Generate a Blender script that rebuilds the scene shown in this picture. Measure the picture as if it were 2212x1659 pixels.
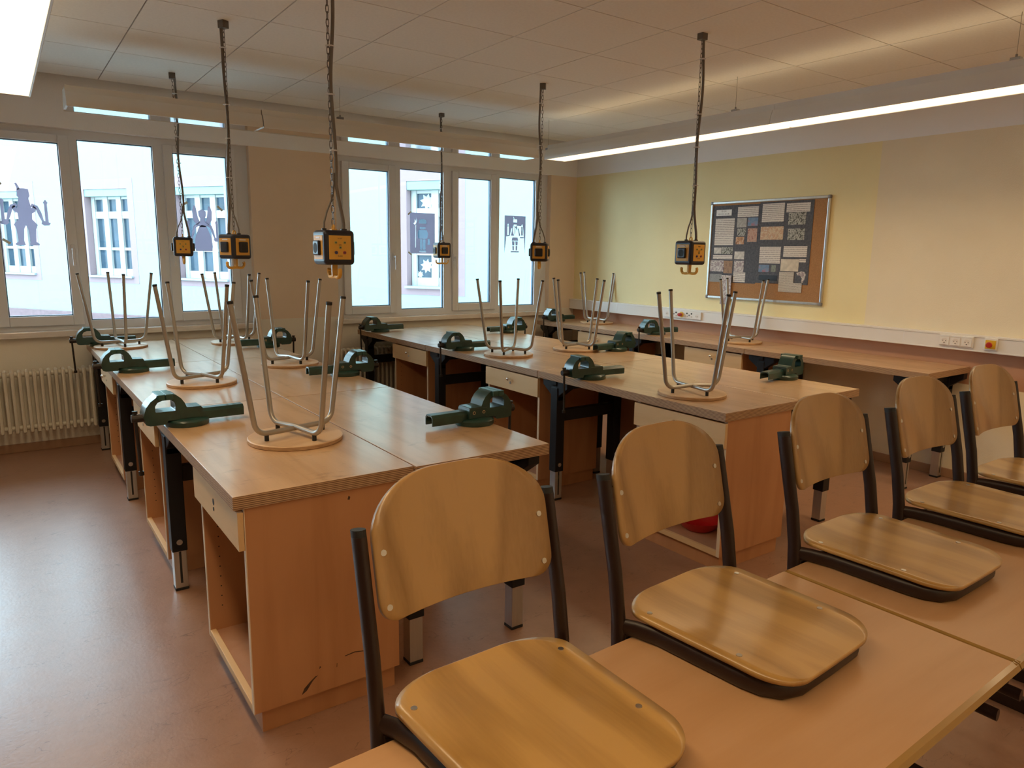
import bpy, bmesh, math, random
from mathutils import Vector, Matrix
random.seed(7)
PI = math.pi
SC = bpy.context.scene
COL = SC.collection
for o in list(bpy.data.objects):
    bpy.data.objects.remove(o)

# ------------------------------------------------------------------ camera
F, YAW, PITCH, ROLL = 1551.02, 0.61852, -0.17847, 0.01514
EYE = 1.55
fwd = Vector((math.sin(YAW)*math.cos(PITCH), math.cos(YAW)*math.cos(PITCH), math.sin(PITCH)))
r0 = Vector((math.cos(YAW), -math.sin(YAW), 0)); u0 = r0.cross(fwd)
rt = math.cos(ROLL)*r0 + math.sin(ROLL)*u0
up = -math.sin(ROLL)*r0 + math.cos(ROLL)*u0
cam = bpy.data.cameras.new('camera'); cam.sensor_width = 36; cam.lens = F/2212*36
cam.clip_start = .02
co = bpy.data.objects.new('camera', cam); COL.objects.link(co)
co.matrix_world = Matrix(((rt.x, up.x, -fwd.x, 0), (rt.y, up.y, -fwd.y, 0), (rt.z, up.z, -fwd.z, EYE), (0, 0, 0, 1)))
SC.camera = co

# ------------------------------------------------------------------ sky and exposure
W = bpy.data.worlds.new('overcast_sky'); SC.world = W; W.use_nodes = True
bg = W.node_tree.nodes['Background']
bg.inputs[0].default_value = (.64, .85, 1.0, 1); bg.inputs[1].default_value = 10.5
SC.view_settings.view_transform = 'Standard'; SC.view_settings.look = 'None'
SC.view_settings.exposure = 0.5; SC.view_settings.gamma = 1.0
SC.view_settings.use_curve_mapping = False
LAMP_RGB = (1.0, .74, .43); LAMP_POWER = 1.9; UPLIGHT = 1.05; LAMP_WATT = 3.2      # watts per metre through the louvre, cut off at 60 degrees

# ------------------------------------------------------------------ materials
def mat(name, rgb, rough=.5, metal=0, spec=.5, var=0, scale=8, stretch=(1, 1, 1), bump=0, bscale=None, rgb2=None, coat=0, detail=4, distort=0):
    m = bpy.data.materials.new(name); m.use_nodes = True
    nt = m.node_tree; b = nt.nodes['Principled BSDF']
    b.inputs['Base Color'].default_value = (*rgb, 1); b.inputs['Roughness'].default_value = rough
    b.inputs['Metallic'].default_value = metal; b.inputs['Specular IOR Level'].default_value = spec
    if coat:
        b.inputs['Coat Weight'].default_value = coat; b.inputs['Coat Roughness'].default_value = .12
    if var or bump or rgb2:
        tc = nt.nodes.new('ShaderNodeTexCoord'); mp = nt.nodes.new('ShaderNodeMapping')
        mp.inputs['Scale'].default_value = stretch
        nt.links.new(tc.outputs['Object'], mp.inputs[0])
        n = nt.nodes.new('ShaderNodeTexNoise'); n.inputs['Scale'].default_value = scale
        n.inputs['Detail'].default_value = detail; n.inputs['Distortion'].default_value = distort
        nt.links.new(mp.outputs[0], n.inputs[0])
        r = nt.nodes.new('ShaderNodeValToRGB')
        c2 = rgb2 if rgb2 else tuple(c*(1-var) for c in rgb)
        r.color_ramp.elements[0].position = .32; r.color_ramp.elements[1].position = .68
        r.color_ramp.elements[0].color = (*c2, 1); r.color_ramp.elements[1].color = (*rgb, 1)
        nt.links.new(n.outputs[0], r.inputs[0]); nt.links.new(r.outputs[0], b.inputs['Base Color'])
        if bump:
            bm = nt.nodes.new('ShaderNodeBump'); bm.inputs['Strength'].default_value = bump
            bm.inputs['Distance'].default_value = .004
            n2 = nt.nodes.new('ShaderNodeTexNoise'); n2.inputs['Scale'].default_value = bscale or scale*6
            nt.links.new(mp.outputs[0], n2.inputs[0]); nt.links.new(n2.outputs[0], bm.inputs['Height'])
            nt.links.new(bm.outputs[0], b.inputs['Normal'])
    return m

def wood(name, a, b, rough, ring=9, axis='X', coat=0, dist=3, scr=0):
    """flat cut veneer: distorted bands drawn out along one axis"""
    m = bpy.data.materials.new(name); m.use_nodes = True; nt = m.node_tree
    p = nt.nodes['Principled BSDF']; L = nt.links.new
    tc = nt.nodes.new('ShaderNodeTexCoord'); mp = nt.nodes.new('ShaderNodeMapping')
    s = {'X': (.16, 1, 1), 'Y': (1, .16, 1), 'Z': (1, 1, .16)}[axis]
    mp.inputs['Scale'].default_value = s; L(tc.outputs['Object'], mp.inputs[0])
    n = nt.nodes.new('ShaderNodeTexNoise'); n.inputs['Scale'].default_value = ring; n.inputs['Detail'].default_value = 2.5
    n.inputs['Distortion'].default_value = .4
    L(mp.outputs[0], n.inputs[0])
    mt = nt.nodes.new('ShaderNodeMath'); mt.operation = 'MULTIPLY'; mt.inputs[1].default_value = dist*2
    L(n.outputs[0], mt.inputs[0])
    fr = nt.nodes.new('ShaderNodeMath'); fr.operation = 'PINGPONG'; fr.inputs[1].default_value = 1; L(mt.outputs[0], fr.inputs[0])
    n2 = nt.nodes.new('ShaderNodeTexNoise'); n2.inputs['Scale'].default_value = 160; n2.inputs['Detail'].default_value = 2
    mp2 = nt.nodes.new('ShaderNodeMapping'); mp2.inputs['Scale'].default_value = tuple(.06 if c < 1 else 1 for c in s)
    L(tc.outputs['Object'], mp2.inputs[0]); L(mp2.outputs[0], n2.inputs[0])
    ad = nt.nodes.new('ShaderNodeMath'); ad.operation = 'MULTIPLY_ADD'; ad.inputs[1].default_value = .45
    L(n2.outputs[0], ad.inputs[0]); L(fr.outputs[0], ad.inputs[2])
    r = nt.nodes.new('ShaderNodeValToRGB'); r.color_ramp.elements[0].position = .15; r.color_ramp.elements[1].position = 1.1
    r.color_ramp.elements[0].color = (*b, 1); r.color_ramp.elements[1].color = (*a, 1)
    L(ad.outputs[0], r.inputs[0]); out = r.outputs[0]
    if scr:   # worn, scratched surface
        v = nt.nodes.new('ShaderNodeTexNoise'); v.inputs['Scale'].default_value = 26; v.inputs['Detail'].default_value = 8; v.inputs['Roughness'].default_value = .72
        mp3 = nt.nodes.new('ShaderNodeMapping'); mp3.inputs['Scale'].default_value = (.35, 1, 1); mp3.inputs['Rotation'].default_value = (0, 0, .5)
        L(tc.outputs['Object'], mp3.inputs[0]); L(mp3.outputs[0], v.inputs[0])
        r2 = nt.nodes.new('ShaderNodeValToRGB'); r2.color_ramp.elements[0].position = .30; r2.color_ramp.elements[1].position = .42
        r2.color_ramp.elements[0].color = (.35, .3, .28, 1); r2.color_ramp.elements[1].color = (1, 1, 1, 1)
        L(v.outputs[0], r2.inputs[0])
        mx = nt.nodes.new('ShaderNodeMix'); mx.data_type = 'RGBA'; mx.blend_type = 'MULTIPLY'; mx.inputs[0].default_value = scr
        L(out, mx.inputs[6]); L(r2.outputs[0], mx.inputs[7]); out = mx.outputs[2]
        bp = nt.nodes.new('ShaderNodeBump'); bp.inputs['Strength'].default_value = .12; bp.inputs['Distance'].default_value = .002
        L(v.outputs[0], bp.inputs['Height']); L(bp.outputs[0], p.inputs['Normal'])
    L(out, p.inputs['Base Color']); p.inputs['Roughness'].default_value = rough
    if coat:
        p.inputs['Coat Weight'].default_value = coat; p.inputs['Coat Roughness'].default_value = .16
    return m

def ply_edge(name, a, b):
    m = bpy.data.materials.new(name); m.use_nodes = True; nt = m.node_tree; p = nt.nodes['Principled BSDF']; L = nt.links.new
    tc = nt.nodes.new('ShaderNodeTexCoord'); sp = nt.nodes.new('ShaderNodeSeparateXYZ'); L(tc.outputs['Object'], sp.inputs[0])
    mu = nt.nodes.new('ShaderNodeMath'); mu.operation = 'MULTIPLY'; mu.inputs[1].default_value = 2*PI*7/.043
    L(sp.outputs[2], mu.inputs[0])
    sn = nt.nodes.new('ShaderNodeMath'); sn.operation = 'SINE'; L(mu.outputs[0], sn.inputs[0])
    n = nt.nodes.new('ShaderNodeTexNoise'); n.inputs['Scale'].default_value = 14
    mp = nt.nodes.new('ShaderNodeMapping'); mp.inputs['Scale'].default_value = (1, 1, 12); L(tc.outputs['Object'], mp.inputs[0]); L(mp.outputs[0], n.inputs[0])
    ad = nt.nodes.new('ShaderNodeMath'); ad.operation = 'MULTIPLY_ADD'; ad.inputs[1].default_value = 1.6; L(n.outputs[0], ad.inputs[0]); L(sn.outputs[0], ad.inputs[2])
    r = nt.nodes.new('ShaderNodeValToRGB'); r.color_ramp.elements[0].position = .35; r.color_ramp.elements[1].position = 1.0
    r.color_ramp.elements[0].color = (*b, 1); r.color_ramp.elements[1].color = (*a, 1)
    L(ad.outputs[0], r.inputs[0]); L(r.outputs[0], p.inputs['Base Color']); p.inputs['Roughness'].default_value = .6
    return m

def glass(name, tint=(.92, .97, .98)):
    m = bpy.data.materials.new(name); m.use_nodes = True; nt = m.node_tree; nt.nodes.clear(); L = nt.links.new
    o = nt.nodes.new('ShaderNodeOutputMaterial'); t = nt.nodes.new('ShaderNodeBsdfTransparent'); g = nt.nodes.new('ShaderNodeBsdfGlossy')
    t.inputs[0].default_value = (*tint, 1); g.inputs['Roughness'].default_value = .02
    f = nt.nodes.new('ShaderNodeFresnel'); f.inputs[0].default_value = 1.3
    mx = nt.nodes.new('ShaderNodeMixShader'); L(f.outputs[0], mx.inputs[0]); L(t.outputs[0], mx.inputs[1]); L(g.outputs[0], mx.inputs[2]); L(mx.outputs[0], o.inputs[0])
    return m

def emit(name, rgb, s):
    m = bpy.data.materials.new(name); m.use_nodes = True; nt = m.node_tree; nt.nodes.clear()
    o = nt.nodes.new('ShaderNodeOutputMaterial'); e = nt.nodes.new('ShaderNodeEmission')
    e.inputs[0].default_value = (*rgb, 1); e.inputs[1].default_value = s; nt.links.new(e.outputs[0], o.inputs[0])
    return m

def text_mat(name, paper, ink, pitch=.011):
    """printed lines of type: broken rules at a fixed pitch along local z"""
    m = bpy.data.materials.new(name); m.use_nodes = True; nt = m.node_tree; p = nt.nodes['Principled BSDF']; L = nt.links.new
    tc = nt.nodes.new('ShaderNodeTexCoord'); sp = nt.nodes.new('ShaderNodeSeparateXYZ'); L(tc.outputs['Object'], sp.inputs[0])
    mu = nt.nodes.new('ShaderNodeMath'); mu.operation = 'MULTIPLY'; mu.inputs[1].default_value = 2*PI/pitch; L(sp.outputs[2], mu.inputs[0])
    sn = nt.nodes.new('ShaderNodeMath'); sn.operation = 'SINE'; L(mu.outputs[0], sn.inputs[0])
    n = nt.nodes.new('ShaderNodeTexNoise'); n.inputs['Scale'].default_value = 60
    mp = nt.nodes.new('ShaderNodeMapping'); mp.inputs['Scale'].default_value = (1, 1.6, .9/pitch/60); L(tc.outputs['Object'], mp.inputs[0]); L(mp.outputs[0], n.inputs[0])
    ad = nt.nodes.new('ShaderNodeMath'); ad.operation = 'MULTIPLY_ADD'; ad.inputs[1].default_value = 2.0; L(n.outputs[0], ad.inputs[0]); L(sn.outputs[0], ad.inputs[2])
    r = nt.nodes.new('ShaderNodeValToRGB'); r.color_ramp.elements[0].position = .98; r.color_ramp.elements[1].position = 1.0
    # value = sin + 2*noise ; ink where high
    sb = nt.nodes.new('ShaderNodeMath'); sb.operation = 'MULTIPLY'; sb.inputs[1].default_value = .62; L(ad.outputs[0], sb.inputs[0])
    r.color_ramp.elements[0].color = (*paper, 1); r.color_ramp.elements[1].color = (*ink, 1)
    L(sb.outputs[0], r.inputs[0]); L(r.outputs[0], p.inputs['Base Color']); p.inputs['Roughness'].default_value = .7
    return m

def picture(name, cols, scale=30):
    m = bpy.data.materials.new(name); m.use_nodes = True; nt = m.node_tree; p = nt.nodes['Principled BSDF']; L = nt.links.new
    tc = nt.nodes.new('ShaderNodeTexCoord'); n = nt.nodes.new('ShaderNodeTexNoise'); n.inputs['Scale'].default_value = scale; n.inputs['Detail'].default_value = 5
    n.inputs['Distortion'].default_value = 1.2
    L(tc.outputs['Object'], n.inputs[0]); r = nt.nodes.new('ShaderNodeValToRGB'); el = r.color_ramp.elements
    k = len(cols)
    el[0].position = .3; el[0].color = (*cols[0], 1); el[1].position = .7; el[1].color = (*cols[-1], 1)
    for i in range(1, k-1):
        e = el.new(.3+.4*i/(k-1)); e.color = (*cols[i], 1)
    L(n.outputs[0], r.inputs[0]); L(r.outputs[0], p.inputs['Base Color']); p.inputs['Roughness'].default_value = .55
    return m

M = {}
M['white_wall'] = mat('white_wall_paint', (.90, .90, .91), .85, var=.02, scale=3, bump=.25, bscale=160)
M['tan_wall'] = mat('apricot_wall_paint', (.86, .69, .53), .85, var=.05, scale=3, bump=.25, bscale=160)
M['cream_wall'] = mat('cream_wall_paint', (.88, .82, .70), .85, var=.04, scale=3, bump=.25, bscale=160)
M['yellow_wall'] = mat('yellow_wall_paint', (.88, .77, .45), .85, var=.03, scale=3, bump=.3, bscale=160)
M['ivory_wall'] = mat('ivory_wall_paint', (.85, .75, .56), .85, var=.04, scale=3, bump=.3, bscale=160)
M['terracotta'] = mat('terracotta_splash_paint', (.50, .26, .15), .7, var=.06, scale=4)
M['ceil'] = mat('ceiling_tile_board', (.88, .84, .78), .95, var=.05, scale=60, bump=.1, bscale=300)
M['ceil_void'] = mat('ceiling_grid_dark', (.20, .17, .14), .9)
M['base'] = mat('brown_skirting', (.42, .24, .14), .55, var=.15, scale=12, stretch=(1, .1, 1))
M['floor'] = None
M['upvc'] = mat('white_upvc', (.74, .75, .78), .35)
M['gasket'] = mat('dark_gasket', (.05, .09, .14), .5)
M['glass'] = glass('window_glass')
M['marble'] = mat('travertine_sill', (.84, .78, .72), .16, spec=.8, var=.16, scale=18, stretch=(.5, 1, 4), detail=6)
M['bench'] = wood('oiled_beech_top', (.64, .42, .24), (.52, .32, .165), .32, ring=5, axis='Y', dist=4, scr=.55, coat=.45)
M['ply'] = ply_edge('plywood_edge', (.56, .36, .20), (.19, .09, .045))
M['beech'] = wood('beech_laminate', (.54, .255, .11), (.47, .21, .085), .45, ring=6, axis='Z', dist=3)
M['maple'] = wood('pale_maple_front', (.74, .49, .25), (.66, .41, .19), .62, ring=6, axis='Y', dist=3)
M['beech_in'] = wood('beech_interior', (.52, .28, .17), (.46, .24, .14), .55, ring=6, axis='Z', dist=2)
M['edge_strip'] = mat('pale_edge_strip', (.75, .60, .44), .5)
M['black_steel'] = mat('black_powder_steel', (.008, .008, .010), .5, spec=.35)
M['alu'] = mat('brushed_aluminium', (.62, .61, .58), .35, metal=.9, var=.1, scale=90, stretch=(1, 1, .05))
M['slot'] = mat('dark_slot', (.02, .02, .02), .7)
M['chrome'] = mat('chrome', (.85, .85, .85), .12, metal=1)
M['tube'] = mat('grey_lacquered_tube', (.40, .37, .33), .32, metal=.55)
M['rubber'] = mat('black_rubber', (.012, .012, .012), .6)
M['seat_ply'] = wood('stool_birch_seat', (.68, .47, .28), (.58, .37, .20), .4, ring=7, axis='X', dist=4)
M['seat_edge'] = mat('stool_seat_edge', (.55, .34, .18), .6, var=.3, scale=30, stretch=(1, 1, 8))
M['vise'] = mat('green_enamel', (.016, .060, .046), .33, var=.45, scale=22, rgb2=(.010, .035, .03), detail=7, coat=.25)
M['vise_jaw'] = mat('worn_green_enamel', (.03, .085, .075), .3, metal=.2)
M['vise_dark'] = mat('oily_dark_steel', (.045, .038, .034), .42, metal=.6)
M['brass'] = mat('brass_bush', (.55, .45, .28), .35, metal=.8)
M['cube_black'] = mat('navy_black_plastic', (.016, .017, .03), .4)
M['cube_yellow'] = mat('orange_yellow_plate', (.74, .40, .06), .5)
M['socket_black'] = mat('black_socket_plastic', (.012, .013, .02), .35)
M['hook'] = mat('orange_hook_plastic', (.78, .43, .07), .45)
M['label'] = mat('white_label', (.8, .8, .8), .6)
M['cable'] = mat('grey_cable', (.17, .15, .13), .55)
M['chain'] = mat('dark_zinc_chain', (.16, .14, .12), .4, metal=.7)
M['tie'] = mat('white_zip_tie', (.7, .7, .7), .5)
M['blue'] = mat('blue_jack', (.03, .04, .22), .4)
M['red'] = mat('red_jack', (.35, .03, .06), .4)
M['grnyel'] = mat('green_yellow_jack', (.35, .36, .10), .4)
M['ink'] = mat('printed_ink', (.06, .05, .05), .7)
M['lamp_body'] = mat('white_lamp_enamel', (.72, .70, .66), .4)
M['lamp_on'] = emit('lit_diffuser', LAMP_RGB, LAMP_POWER)
M['lamp_up'] = emit('lit_upper_slot', LAMP_RGB, UPLIGHT)
M['lamp_off'] = mat('unlit_aluminium_louvre', (.75, .76, .78), .08, metal=1)
M['wire'] = mat('thin_steel_wire', (.3, .27, .22), .4, metal=.6)
M['clamp'] = mat('grey_clamp', (.25, .25, .27), .45, metal=.3)
M['cork'] = mat('cork', (.43, .22, .09), .85, var=.25, scale=140, bump=.2)
M['card'] = mat('charcoal_card', (.052, .055, .068), .7, var=.5, scale=60, rgb2=(.10, .10, .115), detail=8)
M['trunk'] = mat('white_trunking_plastic', (.78, .76, .73), .4)
M['red_btn'] = mat('red_button_plastic', (.45, .03, .02), .3)
M['yel_btn'] = mat('yellow_plate', (.75, .47, .03), .45)
M['radiator'] = mat('cream_radiator_enamel', (.74, .68, .56), .4)
M['desk'] = wood('pale_beech_desk', (.55, .315, .155), (.50, .275, .125), .33, ring=4, axis='X', dist=4)
M['desk_edge'] = mat('golden_desk_edge', (.36, .20, .045), .28, coat=.4, var=.15, scale=20, stretch=(.1, 1, 1))
M['chair_back'] = wood('chair_ply_back', (.43, .25, .095), (.27, .145, .048), .35, ring=4.5, axis='Z', coat=.35, dist=5)
M['chair_seat'] = wood('chair_ply_seat', (.52, .30, .09), (.34, .18, .045), .30, ring=4.5, axis='Y', coat=.5, dist=5)
M['chair_steel'] = mat('dark_brown_steel', (.017, .006, .004), .38)
M['screw'] = mat('screw_steel', (.6, .58, .55), .3, metal=1)
M['bowl'] = mat('red_plastic', (.55, .015, .02), .35)
M['paper_grey'] = mat('grey_blue_paper', (.36, .38, .50), .8)
nt = M['paper_grey'].node_tree; tl = nt.nodes.new('ShaderNodeBsdfTranslucent'); tl.inputs[0].default_value = (.44, .40, .46, 1)
ms = nt.nodes.new('ShaderNodeMixShader'); ms.inputs[0].default_value = .82
nt.links.new(nt.nodes['Principled BSDF'].outputs[0], ms.inputs[1]); nt.links.new(tl.outputs[0], ms.inputs[2])
nt.links.new(ms.outputs[0], [n for n in nt.nodes if n.type == 'OUTPUT_MATERIAL'][0].inputs[0])
M['tape'] = mat('pale_tape', (.75, .85, .84), .6)
M['facade'] = mat('mint_render', (.150, .205, .183), .9, var=.03, scale=6, bump=.4, bscale=60)
M['pink'] = mat('rose_render', (.155, .105, .112), .9, var=.04, scale=6)
M['sandstone'] = mat('red_sandstone', (.115, .07, .074), .9, var=.25, scale=9, stretch=(1, 1, 2))
M['shutter'] = mat('pale_green_shutter_box', (.105, .19, .175), .6)
M['ext_white'] = mat('white_window_frame', (.24, .25, .24), .5)
M['ext_sill'] = mat('metal_sill', (.14, .17, .18), .45)
M['ext_pane'] = mat('dark_reflecting_pane', (.018, .032, .043), .12, var=.5, scale=3, rgb2=(.03, .05, .07), spec=.15)
M['star'] = mat('white_paper', (.25, .29, .28), .8)
M['scuff'] = mat('dark_scuff', (.10, .045, .02), .6, var=.5, scale=60)
M['ground'] = mat('courtyard_ground', (.34, .33, .31), .95, var=.2, scale=5)

def floor_mat():
    m = bpy.data.materials.new('terracotta_linoleum'); m.use_nodes = True; nt = m.node_tree; p = nt.nodes['Principled BSDF']; L = nt.links.new
    tc = nt.nodes.new('ShaderNodeTexCoord')
    n = nt.nodes.new('ShaderNodeTexNoise'); n.inputs['Scale'].default_value = 9; n.inputs['Detail'].default_value = 9; n.inputs['Roughness'].default_value = .7
    L(tc.outputs['Object'], n.inputs[0]); r = nt.nodes.new('ShaderNodeValToRGB')
    r.color_ramp.elements[0].position = .3; r.color_ramp.elements[1].position = .7
    r.color_ramp.elements[0].color = (.31, .162, .098, 1); r.color_ramp.elements[1].color = (.375, .205, .128, 1)
    L(n.outputs[0], r.inputs[0])
    # dark scuffs: thin curved marks from a stretched, thresholded noise
    w = nt.nodes.new('ShaderNodeTexNoise'); w.inputs['Scale'].default_value = 3.2; w.inputs['Detail'].default_value = 3; w.inputs['Distortion'].default_value = 2.2
    mp = nt.nodes.new('ShaderNodeMapping'); mp.inputs['Scale'].default_value = (1, 2.6, 1); mp.inputs['Rotation'].default_value = (0, 0, .6)
    L(tc.outputs['Object'], mp.inputs[0]); L(mp.outputs[0], w.inputs[0])
    sb = nt.nodes.new('ShaderNodeMath'); sb.operation = 'SUBTRACT'; sb.inputs[1].default_value = .56; L(w.outputs[0], sb.inputs[0])
    ab = nt.nodes.new('ShaderNodeMath'); ab.operation = 'ABSOLUTE'; L(sb.outputs[0], ab.inputs[0])
    r2 = nt.nodes.new('ShaderNodeValToRGB'); r2.color_ramp.elements[0].position = .0022; r2.color_ramp.elements[1].position = .006
    r2.color_ramp.elements[0].color = (0, 0, 0, 1); r2.color_ramp.elements[1].color = (1, 1, 1, 1); L(ab.outputs[0], r2.inputs[0])
    g = nt.nodes.new('ShaderNodeTexNoise'); g.inputs['Scale'].default_value = 5; g.inputs['Detail'].default_value = 5; L(tc.outputs['Object'], g.inputs[0])
    r3 = nt.nodes.new('ShaderNodeValToRGB'); r3.color_ramp.elements[0].position = .46; r3.color_ramp.elements[1].position = .54
    r3.color_ramp.elements[0].color = (1, 1, 1, 1); r3.color_ramp.elements[1].color = (0, 0, 0, 1); L(g.outputs[0], r3.inputs[0])
    mxm = nt.nodes.new('ShaderNodeMath'); mxm.operation = 'MAXIMUM'; L(r2.outputs[0], mxm.inputs[0]); L(r3.outputs[0], mxm.inputs[1])
    mx = nt.nodes.new('ShaderNodeMix'); mx.data_type = 'RGBA'; mx.inputs[6].default_value = (.20, .10, .06, 1)
    L(mxm.outputs[0], mx.inputs[0]); L(r.outputs[0], mx.inputs[7]); L(mx.outputs[2], p.inputs['Base Color'])
    rr = nt.nodes.new('ShaderNodeMapRange'); rr.inputs['To Min'].default_value = .27; rr.inputs['To Max'].default_value = .40; L(n.outputs[0], rr.inputs[0]); L(rr.outputs[0], p.inputs['Roughness'])
    b = nt.nodes.new('ShaderNodeBump'); b.inputs['Strength'].default_value = .16; b.inputs['Distance'].default_value = .004
    n3 = nt.nodes.new('ShaderNodeTexNoise'); n3.inputs['Scale'].default_value = 70; n3.inputs['Detail'].default_value = 6
    L(tc.outputs['Object'], n3.inputs[0]); L(n3.outputs[0], b.inputs['Height']); L(b.outputs[0], p.inputs['Normal'])
    p.inputs['Specular IOR Level'].default_value = .9
    return m
M['floor'] = floor_mat()

# ------------------------------------------------------------------ mesh helpers
class B:
    """collects shapes in one bmesh; material index per shape"""
    def __init__(s): s.m = bmesh.new(); s.i = 0
    def _v(s, pts): return [s.m.verts.new(p) for p in pts]
    def face(s, vs):
        f = s.m.faces.new(vs); f.material_index = s.i; return f
    def box(s, x0, x1, y0, y1, z0, z1):
        v = s._v([(x0,y0,z0),(x1,y0,z0),(x1,y1,z0),(x0,y1,z0),(x0,y0,z1),(x1,y0,z1),(x1,y1,z1),(x0,y1,z1)])
        for q in ((3,2,1,0),(4,5,6,7),(0,1,5,4),(1,2,6,5),(2,3,7,6),(3,0,4,7)): s.face([v[k] for k in q])
        return s
    def loft(s, rings, cap=True, closed=True):
        R = [s._v(r) for r in rings]; n = len(R[0])
        for a, b in zip(R, R[1:]):
            for k in range(n if closed else n-1):
                s.face([a[k], a[(k+1) % n], b[(k+1) % n], b[k]])
        if cap: s.face(list(reversed(R[0]))); s.face(R[-1])
        return s
    def tube(s, path, r, n=10, rx=None, side=None, cap=True):
        """round (or oval: r along side axis, rx across) tube along a polyline"""
        P = [Vector(p) for p in path]; rings = []
        t0 = (P[1]-P[0]).normalized()
        a = Vector(side) if side else (Vector((0, 0, 1)) if abs(t0.z) < .9 else Vector((1, 0, 0)))
        for i, p in enumerate(P):
            t = ((P[min(i+1, len(P)-1)]-P[i]).normalized() + (P[i]-P[max(i-1, 0)]).normalized()).normalized()
            a = (a - t*a.dot(t)).normalized(); b = t.cross(a)
            rings.append([p + a*(r*math.cos(2*PI*k/n)) + b*((rx or r)*math.sin(2*PI*k/n)) for k in range(n)])
        return s.loft(rings, cap)
    def cyl(s, p0, p1, r, n=14, r1=None):
        p0 = Vector(p0); p1 = Vector(p1); t = (p1-p0).normalized()
        a = t.orthogonal().normalized(); b = t.cross(a)
        c = [[q + a*(rr*math.cos(2*PI*k/n)) + b*(rr*math.sin(2*PI*k/n)) for k in range(n)] for q, rr in ((p0, r), (p1, r1 or r))]
        return s.loft(c)
    def prism(s, poly, axis, a0, a1):
        """poly in the plane across axis ('x': (y,z), 'y': (x,z), 'z': (x,y))"""
        f = {'x': lambda a, p: (a, p[0], p[1]), 'y': lambda a, p: (p[0], a, p[1]), 'z': lambda a, p: (p[0], p[1], a)}[axis]
        return s.loft([[f(a0, p) for p in poly], [f(a1, p) for p in poly]])
    def lathe(s, prof, n=24, c=(0, 0, 0)):
        R = [s._v([(c[0]+max(r, 1e-4)*math.cos(2*PI*k/n), c[1]+max(r, 1e-4)*math.sin(2*PI*k/n), c[2]+z) for k in range(n)]) for r, z in prof]
        for a, b in zip(R, R[1:]):
            for k in range(n): s.face([a[k], a[(k+1) % n], b[(k+1) % n], b[k]])
        return s
    def ball(s, c, r, n=10):
        return s.lathe([(r*math.sin(PI*k/n), -r*math.cos(PI*k/n)) for k in range(n+1)], n*2, c)

def link(o, parent=None):
    COL.objects.link(o)
    if parent: o.parent = parent
    return o
def obj(name, b, mats, parent=None, loc=None, bevel=0, smooth=False, seg=2, rot=None):
    bmesh.ops.recalc_face_normals(b.m, faces=b.m.faces)
    me = bpy.data.meshes.new(name); b.m.to_mesh(me); b.m.free()
    for k in (mats if isinstance(mats, (list, tuple)) else [mats]): me.materials.append(M[k])
    if smooth:
        for p in me.polygons: p.use_smooth = True
        if hasattr(me, 'set_sharp_from_angle'): me.set_sharp_from_angle(angle=math.radians(40))
    o = bpy.data.objects.new(name, me); link(o, parent)
    if loc: o.location = loc
    if rot: o.rotation_euler = rot
    if bevel:
        md = o.modifiers.new('bevel', 'BEVEL'); md.width = bevel; md.segments = seg; md.limit_method = 'ANGLE'; md.angle_limit = math.radians(35)
    return o
def tag(o, label, cat, group=None, kind=None):
    o['label'] = label; o['category'] = cat
    if group: o['group'] = group
    if kind: o['kind'] = kind
    return o
def thing(name, label, cat, loc=(0, 0, 0), rz=0, group=None):
    o = bpy.data.objects.new(name, None); o.empty_display_size = .05; COL.objects.link(o)
    o.location = loc; o.rotation_euler = (0, 0, rz)
    return tag(o, label, cat, group)
def dup(root, loc, rz=0, label=None, group=None):
    r = root.copy(); COL.objects.link(r); r.location = loc; r.rotation_euler = (0, 0, rz)
    if label: r['label'] = label
    if group: r['group'] = group
    def rec(a, b):
        for ch in list(a.children):
            c = ch.copy(); COL.objects.link(c); c.parent = b; rec(ch, c)
    rec(root, r)
    return r
def struct(name, b, mats, parent=None, **k):
    o = obj(name, b, mats, parent, **k)
    if not parent: o['kind'] = 'structure'
    return o
def flat(outer, holes, depth):
    """flat sheet with cut-outs, in the x-z plane, thickness along y"""
    cu = bpy.data.curves.new('tmp', 'CURVE'); cu.dimensions = '2D'; cu.fill_mode = 'BOTH'; cu.extrude = depth/2
    for poly in [outer]+holes:
        sp = cu.splines.new('POLY'); sp.points.add(len(poly)-1); sp.use_cyclic_u = True
        for q, p in zip(sp.points, poly): q.co = (p[0], p[1], 0, 1)
    t = bpy.data.objects.new('tmp', cu)
    COL.objects.link(t); dg = bpy.context.evaluated_depsgraph_get(); me = bpy.data.meshes.new_from_object(t.evaluated_get(dg))
    bpy.data.objects.remove(t)
    b = B(); b.m.from_mesh(me); bmesh.ops.rotate(b.m, verts=b.m.verts, cent=(0, 0, 0), matrix=Matrix.Rotation(PI/2, 3, 'X'))
    bpy.data.meshes.remove(me)
    return b
def text_mesh(s, size):
    cu = bpy.data.curves.new('tmp', 'FONT'); cu.body = s; cu.size = size; cu.extrude = .0004; cu.align_x = 'CENTER'; cu.align_y = 'CENTER'
    cu.space_character = 1.15
    t = bpy.data.objects.new('tmp', cu); COL.objects.link(t); dg = bpy.context.evaluated_depsgraph_get()
    me = bpy.data.meshes.new_from_object(t.evaluated_get(dg)); bpy.data.objects.remove(t)
    b = B(); b.m.from_mesh(me); bpy.data.meshes.remove(me)
    return b

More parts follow.
